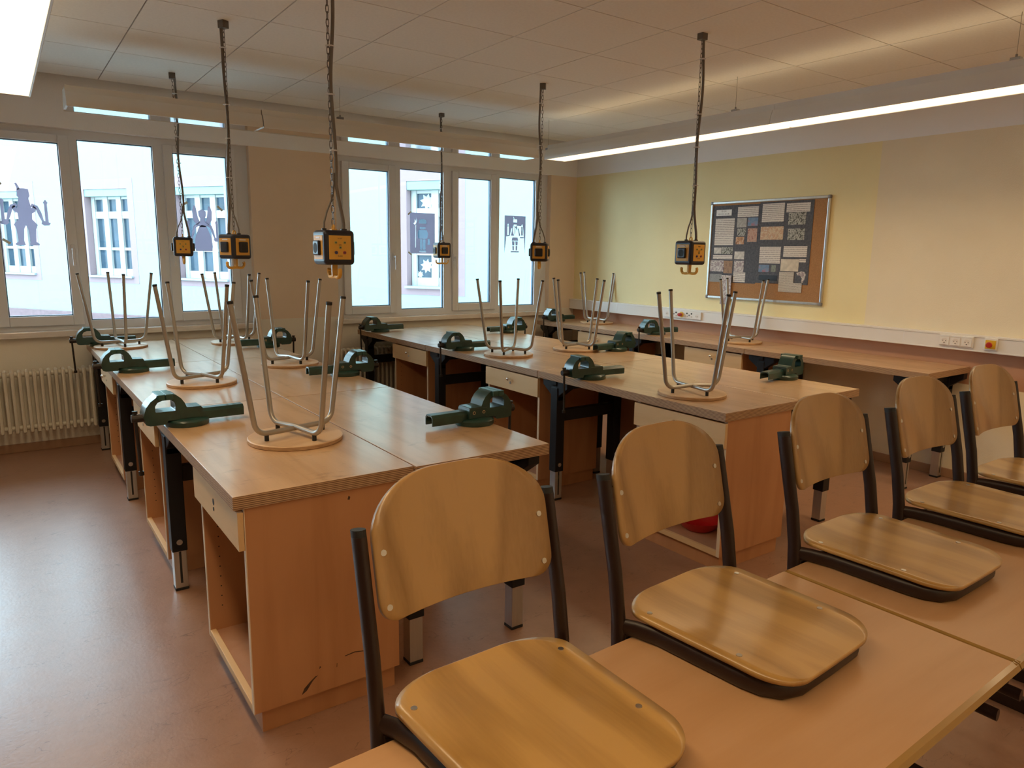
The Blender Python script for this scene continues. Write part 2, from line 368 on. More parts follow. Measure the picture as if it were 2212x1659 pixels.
# ------------------------------------------------------------------ room shell
XR, YW = 5.5175, 6.53
XL, YN = -4.0, -2.6
ZS, ZH, ZC = .92, 2.43, 2.792          # sill level, lintel, ceiling
struct('added_roof_slab_1', B().box(XL-.2, XR+.2, YN-.2, YW+.35, 3.1, 3.2), 'white_wall')      # unseen slab added over the ceiling void to keep daylight from leaking in
struct('floor', B().box(XL-.2, XR+.2, YN-.2, YW+.35, -.08, 0), 'floor')
OPEN = [(-3.85, -1.36), (-.74, 1.845), (2.615, 5.145)]
b = B()
b.i = 0; b.box(XL-.2, XR+.2, YW, YW+.32, 0, ZS-.046)               # cream, below the sill
b.i = 1                                                            # apricot piers
for x0, x1 in ((XL-.2, OPEN[0][0]), (OPEN[0][1], OPEN[1][0]), (OPEN[1][1], OPEN[2][0]), (OPEN[2][1], XR+.2)):
    b.i = 0; b.box(x0, x1, YW, YW+.32, ZS-.046, .945); b.i = 1; b.box(x0, x1, YW, YW+.32, .945, ZH)
b.i = 2; b.box(XL-.2, XR+.2, YW, YW+.32, ZH, 3.1)                  # white band above
struct('wall_far', b, ['cream_wall', 'tan_wall', 'white_wall'])
b = B()
b.i = 0; b.box(XR, XR+.2, YN, YW+.32, 0, .695)
b.i = 1; b.box(XR, XR+.2, YN, YW+.32, .695, .95)
b.i = 2; b.box(XR, XR+.2, 2.996, YW+.32, .95, ZH)
b.i = 3; b.box(XR, XR+.2, YN, 2.996, .95, ZH)
b.i = 4; b.box(XR, XR+.2, YN, YW+.32, ZH, 3.1)
struct('wall_right', b, ['ivory_wall', 'terracotta', 'yellow_wall', 'ivory_wall', 'white_wall'])
struct('wall_left', B().box(XL-.2, XL, YN, YW, 0, 3.1), 'ivory_wall')
struct('wall_near', B().box(XL-.2, XR+.2, YN-.2, YN, 0, 3.1), 'ivory_wall')
struct('baseboard_far', B().box(XL, XR, YW-.014, YW, 0, .065), 'base', bevel=.003)
struct('baseboard_right', B().box(XR-.014, XR, YN, YW-.014, 0, .065), 'base', bevel=.003)

# suspended ceiling: backing and individual tiles
ceiling = struct('ceiling', B().box(XL-.1, XR+.1, YN-.1, 6.46, ZC+.010, ZC+.05), 'ceil_void')
TX, TY, GAP = .6075, .6177, .007
xs = [3.173+TX*k for k in range(-12, 4)]; xs = [XL] + [x for x in xs if XL+.05 < x < XR-.05] + [XR]
ys = [2.4+TY*k for k in range(-9, 7)]; ys = [YN] + [y for y in ys if YN+.05 < y < 6.40] + [6.455]
cache = {}
for i in range(len(xs)-1):
    for j in range(len(ys)-1):
        w, h = xs[i+1]-xs[i]-GAP, ys[j+1]-ys[j]-GAP
        k = (round(w, 3), round(h, 3)); loc = ((xs[i]+xs[i+1])/2, (ys[j]+ys[j+1])/2, ZC)
        if k not in cache:
            cache[k] = obj('ceiling_tile', B().box(-w/2, w/2, -h/2, h/2, 0, .012), 'ceil', ceiling, loc)
        else:
            o = bpy.data.objects.new('ceiling_tile', cache[k].data); link(o, ceiling); o.location = loc

# ------------------------------------------------------------------ windows
GZS, GZF = (1.03, 2.325), (.985, 2.365)
def window(name, x0, x1, lights):
    """lights: list of (kind, glass x0, glass x1), left to right"""
    y0, y1 = YW+.07, YW+.14
    root = bpy.data.objects.new(name, None); COL.objects.link(root); root['kind'] = 'structure'
    holes = [(a-.045, c+.045, GZS[0]-.04, GZS[1]+.03) if k == 's' else (a, c, *GZF) for k, a, c in lights]
    f = B(); e = x0
    for h in holes:
        f.box(e, h[0], y0, y1, ZS, ZH+.01); e = h[1]
        f.box(h[0], h[1], y0, y1, ZS, h[2]); f.box(h[0], h[1], y0, y1, h[3], ZH+.01)
    f.box(e, x1, y0, y1, ZS, ZH+.01)
    obj('window_frame', f, 'upvc', root)
    for k, a, c in lights:
        z0, z1 = GZS if k == 's' else GZF
        yg = y0-.008 if k == 's' else y0+.02
        if k == 's':
            s = B(); o = .072
            s.box(a-o, a, y0-.025, y0+.03, z0-.075, z1+.06); s.box(c, c+o, y0-.025, y0+.03, z0-.075, z1+.06)
            s.box(a, c, y0-.025, y0+.03, z0-.075, z0); s.box(a, c, y0-.025, y0+.03, z1, z1+.06)
            sash = obj('sash', s, 'upvc', root, bevel=.006)
        else: sash = root
        g = B(); t = .006
        for q in ((a, a+t, z0, z1), (c-t, c, z0, z1), (a, c, z0, z0+t), (a, c, z1-t, z1)):
            g.box(q[0], q[1], yg, yg+.034, q[2], q[3])
        obj('gasket', g, 'gasket', sash)
        obj('pane', B().box(a, c, yg+.012, yg+.018, z0, z1), 'glass', sash)
    sl = B(); sl.box(x0-.03, x1+.03, YW-.05, y0, ZS-.045, ZS)
    obj('window_sill', sl, 'marble', root, bevel=.004)
    gr = B()
    for xx in (x0+.01, x1-.06):
        gr.box(xx, xx+.05, y1+.07, y1+.10, ZS, ZH); gr.box(xx+.015, xx+.035, y1+.03, y1+.07, ZS, ZH)
    obj('blind_guide', gr, 'ext_sill', root)
    obj('outer_sill', B().box(x0, x1, y1, y1+.26, ZS-.01, ZS+.015), 'ext_sill', root)
    return root
def handle(root, x, z):
    h = B(); h.box(x-.014, x+.014, YW+.033, YW+.047, z-.035, z+.035)
    h.cyl((x, YW+.045, z), (x, YW-.005, z), .011); h.box(x-.010, x+.010, YW-.012, YW+.002, z-.125, z+.012)
    obj('window_handle', h, 'upvc', root, bevel=.004)
w1 = window('window_1', -.74, 1.845, [('f', -.63, -.11), ('s', .04, .455), ('f', .58, 1.105), ('s', 1.25, 1.668)])
handle(w1, .492, 1.54); handle(w1, 1.21, 1.54)
w2 = window('window_2', 2.615, 5.145, [('s', 2.77, 3.177), ('f', 3.31, 3.80), ('s', 3.967, 4.37), ('f', 4.494, 4.985)])
handle(w2, 3.222, 1.51); handle(w2, 3.915, 1.51)
w3 = window('window_3', -3.85, -1.36, [('f', -3.74, -3.25), ('s', -3.08, -2.67), ('f', -2.54, -2.03), ('s', -1.89, -1.49)])
handle(w3, -2.63, 1.54)

# ------------------------------------------------------------------ building across the yard
A_ = math.radians(-33); FC = 10.79
bld = thing('neighbouring_building', 'pale mint rendered building with rose window surrounds across the yard', 'building',
            (math.cos(A_)*FC, -math.sin(A_)*FC, 0), PI/2-A_)
OPS = [(5.28, 6.21), (7.49, 8.69), (10.07, 11.28), (12.52, 13.72), (15.36, 16.56), (18.2, 19.4)]
OZ0, OZ1 = .98, 2.72
b = B(); e = 1.5
for s0, s1 in OPS:
    b.box(e, s0, -.4, 0, -1.5, 5.5); b.box(s0, s1, -.4, 0, -1.5, OZ0); b.box(s0, s1, -.4, 0, OZ1, 7.5); e = s1
b.box(e, 26, -.4, 0, -1.5, 5.5)
obj('rendered_wall', b, 'facade', bld)
obj('sandstone_plinth', B().box(1.5, 26, -.05, .04, -1.5, .22), 'sandstone', bld, bevel=.01)
for k, (s0, s1) in enumerate(OPS):
    b = B(); t = .005
    b.box(s0-.16, s0, -.02, t, OZ0-.13, OZ1+.2); b.box(s1, s1+.16, -.02, t, OZ0-.13, OZ1+.2)
    b.box(s0, s1, -.02, t, OZ0-.13, OZ0); b.box(s0, s1, -.02, t, OZ1, OZ1+.2)
    b.box(s0, s0+.004, -.16, t, OZ0, OZ1); b.box(s1-.004, s1, -.16, t, OZ0, OZ1)
    fr = obj('window_surround', b, 'pink', bld)
    obj('shutter_box', B().box(s0+.004, s1-.004, -.16, -.01, OZ1-.14, OZ1), 'shutter', fr, bevel=.004)
    obj('sill_ledge', B().box(s0-.02, s1+.02, -.16, .06, OZ0-.02, OZ0+.02), 'ext_sill', fr, bevel=.004)
    n = 2 if k == 0 else 3
    a, c = s0+.02, s1-.02; wd = (c-a-.05)/n
    zz = [OZ0+.16, OZ0+.535, OZ0+.59, OZ0+1.17, OZ0+1.31, OZ0+1.55]      # pane rows: bottom, middle, top
    f = B(); y0, y1 = -.21, -.15
    f.box(a, c, y0, y1, OZ0+.02, zz[0]); f.box(a, c, y0, y1, zz[1], zz[2]); f.box(a, c, y0, y1, zz[3], zz[4]); f.box(a, c, y0, y1, zz[5], OZ1)
    for q in range(n+1):
        xx = a + .025+q*wd; f.box(max(a, xx-.065), min(c, xx+.065), y0, y1+.015, OZ0+.02, OZ1)
    obj('window_frame', f, 'ext_white', fr)
    for q in range(n):
        for r_ in range(3):
            obj('pane', B().box(a+.02+q*wd, a+.03+(q+1)*wd, -.195, -.185, zz[2*r_]-.01, zz[2*r_+1]+.01), 'ext_pane', fr)
struct('ground', B().box(-25, 25, YW+.6, 40, -1.6, -1.5), 'ground')
def star_poly(n, R, r, ph=0):
    return [((R if k % 2 == 0 else r)*math.sin(ph+PI*k/n), (R if k % 2 == 0 else r)*math.cos(ph+PI*k/n)) for k in range(2*n)]
FM = Matrix.Translation(bld.location) @ Matrix.Rotation(PI/2-A_, 4, 'Z')
def on_facade(o, s, z, y=-.181):
    o.matrix_world = FM @ Matrix.Translation((s, y, z)) @ Matrix.Rotation(PI, 4, 'Z')
for lab, s, z, R in (('white paper star in the top pane of the window opposite', 5.91, 2.396, .140), ('large white paper star in the bottom pane opposite', 5.925, 1.335, .125), ('small white paper star low in the bottom pane opposite', 6.055, 1.19, .065)):
    o = obj('paper_star', flat(star_poly(8, R, R*.6, .2), [], .003), 'star'); on_facade(o, s, z); tag(o, lab, 'star', 'paper stars in the window opposite')

# ------------------------------------------------------------------ paper cut-outs on our own panes
YP = YW+.068                      # room side of the sash panes
def mirror(h): return h + [(-x, z) for x, z in reversed(h)]
def arm(s, k=1):                  # arm with bowl and candle, silhouettes
    return [(s*x, z) for x, z in ((.040, .285), (.070, .270), (.088, .215), (.104, .178), (.100, .160), (.118, .146), (.150, .150), (.160, .168), (.147, .172), (.145, .305), (.151, .318), (.136, .340), (.121, .318), (.127, .305), (.126, .178), (.116, .186), (.106, .240), (.085, .292), (.050, .305))]
def poly_cat(*ps):
    b = None
    for p in ps:
        q = flat(p, [], .0012)
        if b is None: b = q
        else:
            me = bpy.data.meshes.new('t'); q.m.to_mesh(me); q.m.free(); b.m.from_mesh(me); bpy.data.meshes.remove(me)
    return b
body = mirror([(.0, .415), (.035, .41), (.04, .36), (.030, .345), (.045, .27), (.06, .29), (.075, .275), (.07, .25), (.045, .235), (.042, .19), (.075, .15), (.062, .12), (.055, .025), (.075, .012), (.075, 0), (.012, 0), (.02, .03), (.012, .12), (0, .145)][::-1])
o = obj('paper_cutout', poly_cat(body, arm(1), arm(-1), [(-.03, .40), (-.045, .45), (-.035, .452), (-.015, .41)]), 'paper_grey'); o.location = (.205, YP, 1.565)
tag(o, 'grey paper cut-out of a figure holding two candles, on leftmost pane', 'paper decoration', 'paper cut-outs taped to the window panes')
skirt = mirror([(0, .215), (.02, .21), (.035, .19), (.065, .11), (.072, .04), (.066, 0), (0, 0)][::-1])
head = mirror([(0, .345), (.03, .33), (.03, .295), (.018, .27), (.02, .245), (.045, .225), (.025, .20), (0, .20)][::-1])
wing = [(.02, .24), (.035, .275), (.05, .37), (.065, .375), (.078, .33), (.075, .26), (.05, .215)]
o = obj('paper_cutout', poly_cat(skirt, head, wing, [(-x, z) for x, z in wing], [(x*.82, z*.92-.055) for x, z in arm(1)], [(x*.82, z*.92-.055) for x, z in arm(-1)]), 'paper_grey'); o.location = (1.455, YP, 1.54)
tag(o, 'grey paper cut-out of a winged angel with candles, behind the cubes', 'paper decoration', 'paper cut-outs taped to the window panes')
YF = YW+.098
def R_(x0, x1, z0, z1): return [(x0, z0), (x1, z0), (x1, z1), (x0, z1)]
def mh(*ps): return [q for p in ps for q in (p, [(-x, z) for x, z in p])]
sheet = R_(-.142, .142, 0, .405)
bearer = [R_(-.025, .025, .335, .368), R_(-.02, .02, .29, .312), [(-.02, .372), (-.012, .372), (-.022, .395), (-.026, .393)],
          [(-.045, .135), (.045, .135), (.035, .172), (-.035, .172)], R_(-.055, .055, .008, .022)] + \
         mh([(.004, .28), (.026, .30), (.033, .24), (.012, .19), (.004, .22)], [(.038, .27), (.05, .27), (.072, .19), (.055, .19)],
            R_(.085, .105, .195, .29), [(.083, .297), (.107, .297), (.095, .322)], [(.07, .165), (.118, .165), (.122, .178), (.068, .178)],
            [(.01, .085), (.036, .085), (.04, .13), (.006, .13)], [(.012, .03), (.03, .03), (.034, .078), (.012, .078)])
o = obj('paper_cutout', flat(sheet, bearer, .0012), 'paper_grey'); o.location = (4.727, YF, 1.565)
tag(o, 'grey paper sheet with cut-out candle bearer, on far right pane', 'paper decoration', 'paper cut-outs taped to the window panes')
guard = [[(-.045, .30), (.045, .30), (.04, .335), (0, .348), (-.04, .335)], [(-.03, .245), (.03, .245), (.035, .265), (-.035, .265)],
         [(-.05, .15), (.05, .15), (.062, .20), (.045, .238), (-.045, .238), (-.062, .20)], [(.055, .09), (.085, .09), (.08, .15), (.06, .15)],
         [(-.105, .30), (-.09, .31), (-.088, .345), (-.075, .32), (-.07, .36), (-.062, .325), (-.075, .30), (-.09, .285)],
         [(-.085, .06), (-.08, .06), (-.075, .285), (-.08, .285)]] + [R_(-.032, -.003, .04, .145), R_(.003, .032, .04, .145), [(-.04, .015), (.04, .015), (.035, .034), (-.035, .034)]]
o = obj('paper_cutout', flat(sheet, guard, .0012), 'paper_grey'); o.location = (3.571, YF, 1.545)
tag(o, 'grey paper sheet with cut-out of a guard carrying a halberd', 'paper decoration', 'paper cut-outs taped to the window panes')
for lab, x, z, r in (('tape strip at top left of the candle figure pane', .055, 1.995, .6), ('tape strip at lower left of the candle figure pane', .075, 1.59, -.6), ('tape strip left of the angel cut-out', 1.32, 1.925, .5), ('tape strip right of the angel cut-out', 1.60, 1.90, -.75)):
    o = obj('tape_strip', B().box(-.028, .028, -.0006, .0006, -.009, .009), 'tape', loc=(x, YP, z), rot=(0, -r, 0)); tag(o, 'pale '+lab, 'tape', 'tape strips on the panes')
for lab, x, z, r in (('tape strip on upper corner of the guard sheet', 3.425, 1.945, .7), ('tape strip on lower corner of the guard sheet', 3.425, 1.545, -.7)):
    o = obj('tape_strip', B().box(-.025, .025, -.0006, .0006, -.008, .008), 'tape', loc=(x, YF-.002, z), rot=(0, -r, 0)); tag(o, 'pale '+lab, 'tape', 'tape strips on the panes')

# ------------------------------------------------------------------ lamps
def lamp(name, label, L, lit, loc, rz, segs, wires, group='long profile lamps'):
    """profile lamp along local y, bottom at z=0; segs: joints along y, wires: suspension points along y"""
    t = thing(name, label, 'lamp', loc, rz, group)
    w = .118
    half = [(w-.008, 0), (w, 0), (w+.004, .008), (w-.002, .045), (w-.020, .090), (w-.034, .092), (w-.034, .130), (.055, .130), (.055, .122)]
    prof = half + [(-x, z) for x, z in reversed(half)] + [(-w+.008, .010), (w-.008, .010)]
    for y0, y1 in zip(segs, segs[1:]):
        h = B(); h.prism(prof, 'y', y0+.001, y1-.001)
        obj('lamp_housing', h, 'lamp_body', t, smooth=True)
        obj('diffuser', B().box(-w+.009, w-.009, y0+.010, y1-.010, .003, .009), 'lamp_on' if lit else 'lamp_off', t)
        if lit: obj('upper_diffuser', B().box(-.053, .053, y0+.02, y1-.02, .1225, .125), 'lamp_up', t)
    if lit:
        ld = bpy.data.lights.new('louvre_light', 'AREA'); ld.shape = 'RECTANGLE'; ld.size = 2*w-.03; ld.size_y = L-.05
        ld.color = LAMP_RGB; ld.energy = LAMP_WATT*L; ld.spread = math.radians(150)
        lo = bpy.data.objects.new('louvre_light', ld); link(lo, t); lo.location = (0, L/2, .0015)
    for yy in wires:
        wv = B(); wv.tube([(0, yy, .155), (0, yy, ZC-loc[2]-.002)], .0014, 5); obj('suspension_wire', wv, 'wire', t)
        g = B(); g.box(-.018, .018, yy-.024, yy+.024, .130, .160); g.cyl((0, yy, .160), (0, yy, .176), .006)
        obj('cable_gripper', g, 'clamp', t, bevel=.003)
    return t
ZL = 2.414
lamp('profile_lamp', 'lit long profile lamp hanging in front of the pin board wall', 7.2, True, (4.325, -1.75, ZL), 0, [0, 2.4, 4.8, 7.2], [.6, 3.45, 5.176])
lamp('profile_lamp', 'lit profile lamp close overhead at the upper left', 7.1, True, (.131, -1.84, ZL), 0, [0, 2.4, 4.8, 7.1], [.6, 2.7])
lamp('profile_lamp', 'unlit profile lamp along the left window', 1.20, False, (1.640, 5.53, ZL), PI/2, [0, 1.20], [])
lamp('profile_lamp', 'unlit profile lamp along the right window', 2.465, False, (4.110, 5.53, ZL), PI/2, [0, 2.465], [1.842])
lamp('profile_lamp', 'lit profile lamp across the near end of the room, behind the viewer', 3.9, True, (.35, -1.95, ZL), -PI/2, [0, 1.95, 3.9], [.3, 3.6])
t = thing('corner_connector', 'thin white angled bar hung by a wire between two lamps in the corner', 'lamp connector', (4.34, 5.56, ZL), 0)
obj('angled_bar', B().tube([(-.228, -.03, .10), (-.02, -.02, .09), (-.015, -.112, .10)], .009, 8), 'lamp_body', t)
obj('suspension_wire', B().tube([(-.02, -.02, .12), (-.02, -.02, ZC-ZL-.002)], .0014, 5), 'wire', t)
obj('cable_gripper', B().box(-.038, -.002, -.044, .004, .094, .124), 'clamp', t, bevel=.003)

# ------------------------------------------------------------------ workbenches
ZB = .823
TH = .043
def make_bench(L, W, label, group, cab_end=True):
    t = thing('workbench', label, 'workbench', (0, 0, 0), 0, group)
    b = B(); b.box(0, W, 0, L, ZB-TH, ZB)
    for f in b.m.faces: f.material_index = 0 if abs(f.normal.z) > .5 else 1
    bmesh.ops.recalc_face_normals(b.m, faces=b.m.faces)
    for f in b.m.faces: f.material_index = 0 if abs(f.normal.z) > .5 else 1
    obj('tabletop', b, ['bench', 'ply'], t, bevel=.002)
    rows = [L-.145] if cab_end else [.12, L-.145]
    for yy in rows:
        for xx in (.055, W-.055):
            l = B()
            l.box(xx-.0325, xx+.0325, yy-.0325, yy+.0325, .19, ZB-TH-.045)
            l.prism([(yy-.0325, ZB-TH-.13), (yy+.0325, ZB-TH-.13), (yy+.0325, ZB-TH-.10), (yy+.12, ZB-TH-.04), (yy+.12, ZB-TH), (yy-.12, ZB-TH), (yy-.12, ZB-TH-.04), (yy-.0325, ZB-TH-.10)], 'x', xx-.027, xx+.027)
            lg = obj('leg', l, 'black_steel', t, bevel=.003)
            i = B(); i.box(xx-.0275, xx+.0275, yy-.0275, yy+.0275, .012, .30)
            obj('leg_extension', i, 'alu', lg, bevel=.002)
            obj('slot', B().box(xx-.005, xx+.005, yy-.0280, yy-.0274, .035, .188), 'slot', lg)
            obj('foot', B().box(xx-.029, xx+.029, yy-.029, yy+.029, 0, .012), 'rubber', lg, bevel=.002)
            q = B(); q.cyl((xx, yy-.0325, .235), (xx, yy-.036, .235), .013); q.cyl((xx, yy-.036, .235), (xx, yy-.040, .235), .006)
            obj('bolt', q, 'screw', lg)
        c = B(); c.box(.0875, W-.0875, yy-.02, yy+.02, .515, .59); obj('crossbar', c, 'black_steel', t, bevel=.003)
        c = B(); c.prism([(.02, ZB-TH-.03), (.06, ZB-TH-.065), (W-.06, ZB-TH-.065), (W-.02, ZB-TH-.03), (W-.02, ZB-TH), (.02, ZB-TH)], 'y', yy-.02, yy+.02)
        obj('top_rail', c, 'black_steel', t, bevel=.002)
    return t
def scuff(parent, pts, y):
    obj('scuff_mark', B().prism(pts, 'y', y-.0004, y), 'scuff', parent)
def make_cabinet(label, group, knob=True, marks=False):
    t = thing('base_cabinet', label, 'cabinet', (0, 0, 0), 0, group)
    CW, x0, x1, z0, z1, T = .60, .032, .545, .085, ZB-TH-.003, .018
    for ya, yb, inner in ((0, T, T), (CW-T, CW, CW-T)):
        b = B(); b.box(x0+.003, x1, ya, yb, z0, z1); sp = obj('side_panel', b, 'beech', t)
        if marks and inner == T:
            for m in ([(.187, .098), (.205, .108), (.226, .136), (.244, .150), (.236, .150), (.214, .134), (.196, .118)], [(.249, .171), (.256, .176), (.252, .182)],
                      [(.365, .745), (.372, .742), (.375, .752), (.369, .757)], [(.341, .190), (.376, .194), (.408, .187), (.409, .184), (.376, .190), (.341, .187)], [(.310, .158), (.312, .158), (.313, .172), (.311, .172)]):
                scuff(sp, m, 0)
        e = B(); e.box(x0, x0+.003, ya, yb, z0, z1); obj('edge_strip', e, 'edge_strip', sp)
        p = B()
        for k in range(11):
            zz = .20+k*.04; s = .0006 if inner == T else -.0006
            p.cyl((x0+.05, inner-s, zz), (x0+.05, inner+s, zz), .0028, 6)
            p.cyl((x1-.10, inner-s, zz), (x1-.10, inner+s, zz), .0028, 6)
        obj('pin_holes', p, 'slot', sp)['kind'] = 'stuff'
    obj('back_panel', B().box(x1-.012, x1, T, CW-T, z0, z1), 'beech_in', t)
    obj('bottom_board', B().box(x0+.022, x1-.012, T, CW-T, z0, z0+T), 'beech_in', t)
    obj('front_rail', B().box(x0, x0+.022, T, CW-T, z0, z0+.026), 'maple', t, bevel=.002)
    obj('plinth', B().box(x0+.03, x1-.01, .02, CW-.02, 0, z0), 'beech', t)
    d = B(); d.box(.012, .030, -.004, CW+.004, .645, .768); dr = obj('drawer', d, 'maple', t, bevel=.0015)
    obj('drawer_box', B().box(.030, .45, T+.014, CW-T-.014, .665, .755), 'beech_in', dr)
    k = B()
    if knob:
        k.cyl((.012, CW/2, .722), (-.006, CW/2, .722), .006); k.ball((-.010, CW/2, .722), .011)
        kn = obj('knob', k, 'chrome', dr, smooth=True)
        q = B(); q.cyl((.0125, CW/2, .695), (.008, CW/2, .695), .008); obj('lock', q, 'screw', dr)
    else:
        k.cyl((.0125, CW/2, .715), (.0115, CW/2, .715), .012); obj('torn_knob_hole', k, 'slot', dr)
        q = B(); q.cyl((.0125, CW/2, .69), (.0105, CW/2, .69), .007); obj('lock', q, 'slot', dr)
    return t
GB = 'plywood workbenches'; GC = 'open base cabinets under the workbenches'
blocks = [('left', .511, [(2.149, 3.570), (3.574, 5.038), (5.042, 6.42)], .606, 1.1205, [(2.137, 3.560), (3.564, 5.030), (5.034, 6.42)], .585),
          ('middle', 2.755, [(2.120, 3.592), (3.598, 5.082), (5.088, 6.43)], .600, 3.360, [(2.140, 3.598), (3.602, 5.084), (5.088, 6.40)], .603)]
ordn = ['nearest the camera', 'second from the camera', 'at the window end']
benchL = {}
for nm, xl, rl, wl, xr_, rr, wr in blocks:
    for side, x, rows, w in (('left', xl, rl, wl), ('right', xr_, rr, wr)):
        for k, (y0, y1) in enumerate(rows):
            L = y1-y0
            lab = 'plywood workbench with black legs in the %s block, %s column, %s' % (nm, side, ordn[k])
            t = make_bench(L, w, lab, GB)
            knob = not (nm == 'left' and side == 'left' and k == 0)
            cl = 'beech base cabinet with drawer in the %s block, %s column, %s' % (nm, side, ordn[k])
            if not knob: cl = 'beech base cabinet with a knobless scratched drawer under the nearest left workbench'
            c = make_cabinet(cl, GC, knob, not knob)
            if side == 'left':
                t.location = (x, y0, 0); c.location = (x, y0+.010, 0)
            else:
                t.location = (x+w, y1, 0); t.rotation_euler.z = PI; c.location = (x+w, y1-.010, 0); c.rotation_euler.z = PI
for k, (y0, y1) in enumerate([(2.200, 3.640), (3.645, 5.095), (5.100, 6.43)]):
    lab = 'plywood workbench with black legs against the right wall, %s' % ordn[k]
    t = make_bench(y1-y0, .600, lab, GB, cab_end=(k > 0)); t.location = (4.910, y0, 0)
    if k > 0:
        c = make_cabinet('beech base cabinet with pale drawer against the right wall, %s' % ('second from the camera' if k == 1 else 'at the window end'), GC); c.location = (4.910, y0+.03, 0)

# marks on the nearest cabinet are part of its panel: a dark scuff low on the side
b = B().lathe([(.0, .0), (.07, .001), (.085, .012), (.12, .055), (.126, .056), (.09, .010), (.072, -.003), (0, -.003)], 28)
o = obj('red_bowl', b, 'bowl', smooth=True); o.location = (2.98, 2.42, .107); tag(o, 'red plastic bowl on the floor of the middle block cabinet', 'bowl')

# ------------------------------------------------------------------ vises
def make_vise():
    t = thing('bench_vise', '', 'vise', (0, 0, ZB), 0, 'green bench vises')
    b = B().lathe([(0, 0), (.084, 0), (.086, .004), (.086, .020), (.080, .027), (.06, .031), (0, .031)], 28)
    obj('base', b, 'vise', t, smooth=True)
    def arch(hole):
        outer = [(-.150, .016), (-.165, .022), (-.172, .06), (-.162, .092), (-.145, .115), (-.122, .132), (-.118, .142), (-.060, .142), (-.046, .136), (-.028, .120), (-.015, .100), (-.008, .080), (.046, .078), (.054, .072), (.054, .031), (-.082, .031), (-.09, .016)]
        return flat(outer, [hole], .088)
    j = arch([(-.128, .070), (-.128, .096), (-.118, .110), (-.100, .117), (-.070, .117), (-.056, .108), (-.052, .096), (-.052, .070)])
    obj('vise_body', j, 'vise', t, bevel=.004)
    q = B(); q.box(-.118, -.091, -.058, .058, .120, .143); q.box(-.089, -.060, -.058, .058, .120, .143)
    obj('jaw_plates', q, 'vise_jaw', t, bevel=.003)
    q = B(); q.box(-.04, .052, -.0445, .0445, .030, .079); obj('guide_block', q, 'vise', t, bevel=.005)
    q = B().prism([(-.030, .018), (-.030, .052), (-.020, .064), (.020, .064), (.030, .052), (.030, .018), (.023, .018), (.023, .048), (.016, .056), (-.016, .056), (-.023, .048), (-.023, .018)], 'x', .045, .228)
    obj('slide_bar', q, 'vise', t, bevel=.0015)
    q = B()
    for x in (-.02, .03):
        q.i = 0; q.cyl((x, .044, .056), (x, .0455, .056), .0075, 12); q.i = 1; q.cyl((x, .0455, .056), (x, .046, .056), .0042, 10)
    obj('adjusting_bushes', q, ['brass', 'slot'], t)
    q = B().cyl((-.165, 0, .046), (-.212, 0, .046), .017, 14); sp = obj('spindle', q, 'vise_dark', t, bevel=.003)
    q = B().cyl((-.197, 0, .075), (-.190, 0, -.185), .0065, 10); q.cyl((-.197, 0, .066), (-.197, 0, .077), .011, 10); q.cyl((-.190, 0, -.195), (-.190, 0, -.178), .011, 10)
    obj('handle', q, 'vise_dark', sp)
    return t
vp = make_vise()
vs = [(.600, 3.215, .03, 'on the left block, window aisle side, nearest the camera'), (.615, 4.80, .02, 'on the left block, window aisle side, second from the camera'), (.600, 6.22, 0, 'on the left block, window aisle side, at the far end'),
      (1.640, 2.585, PI+.03, 'on the left block, inner side, at the front right corner'), (1.650, 4.05, PI-.03, 'on the left block, inner side, second from the camera'), (1.650, 5.56, PI, 'on the left block, inner side, farthest back'),
      (2.862, 3.20, -.10, 'on the middle block, left edge, nearest the camera'), (2.865, 4.68, -.04, 'on the middle block, left edge, second from the camera'), (2.865, 6.16, 0, 'on the middle block, left edge, at the far corner'),
      (3.892, 2.59, PI+.12, 'on the middle block, right edge, nearest the camera'), (3.890, 4.07, PI+.06, 'on the middle block, right edge, second from the camera'), (3.892, 5.54, PI, 'on the middle block, right edge, farthest back'),
      (5.065, 4.76, -.2, 'on the wall bench, near the red stop button panel'), (5.075, 6.27, 0, 'on the wall bench, at the far window end')]
for k, (x, y, rz, lab) in enumerate(vs):
    lab = 'dark green bench vise ' + lab
    if k == 0: vp.location = (x, y, ZB); vp.rotation_euler.z = rz; vp['label'] = lab
    else: dup(vp, (x, y, ZB), rz, lab)

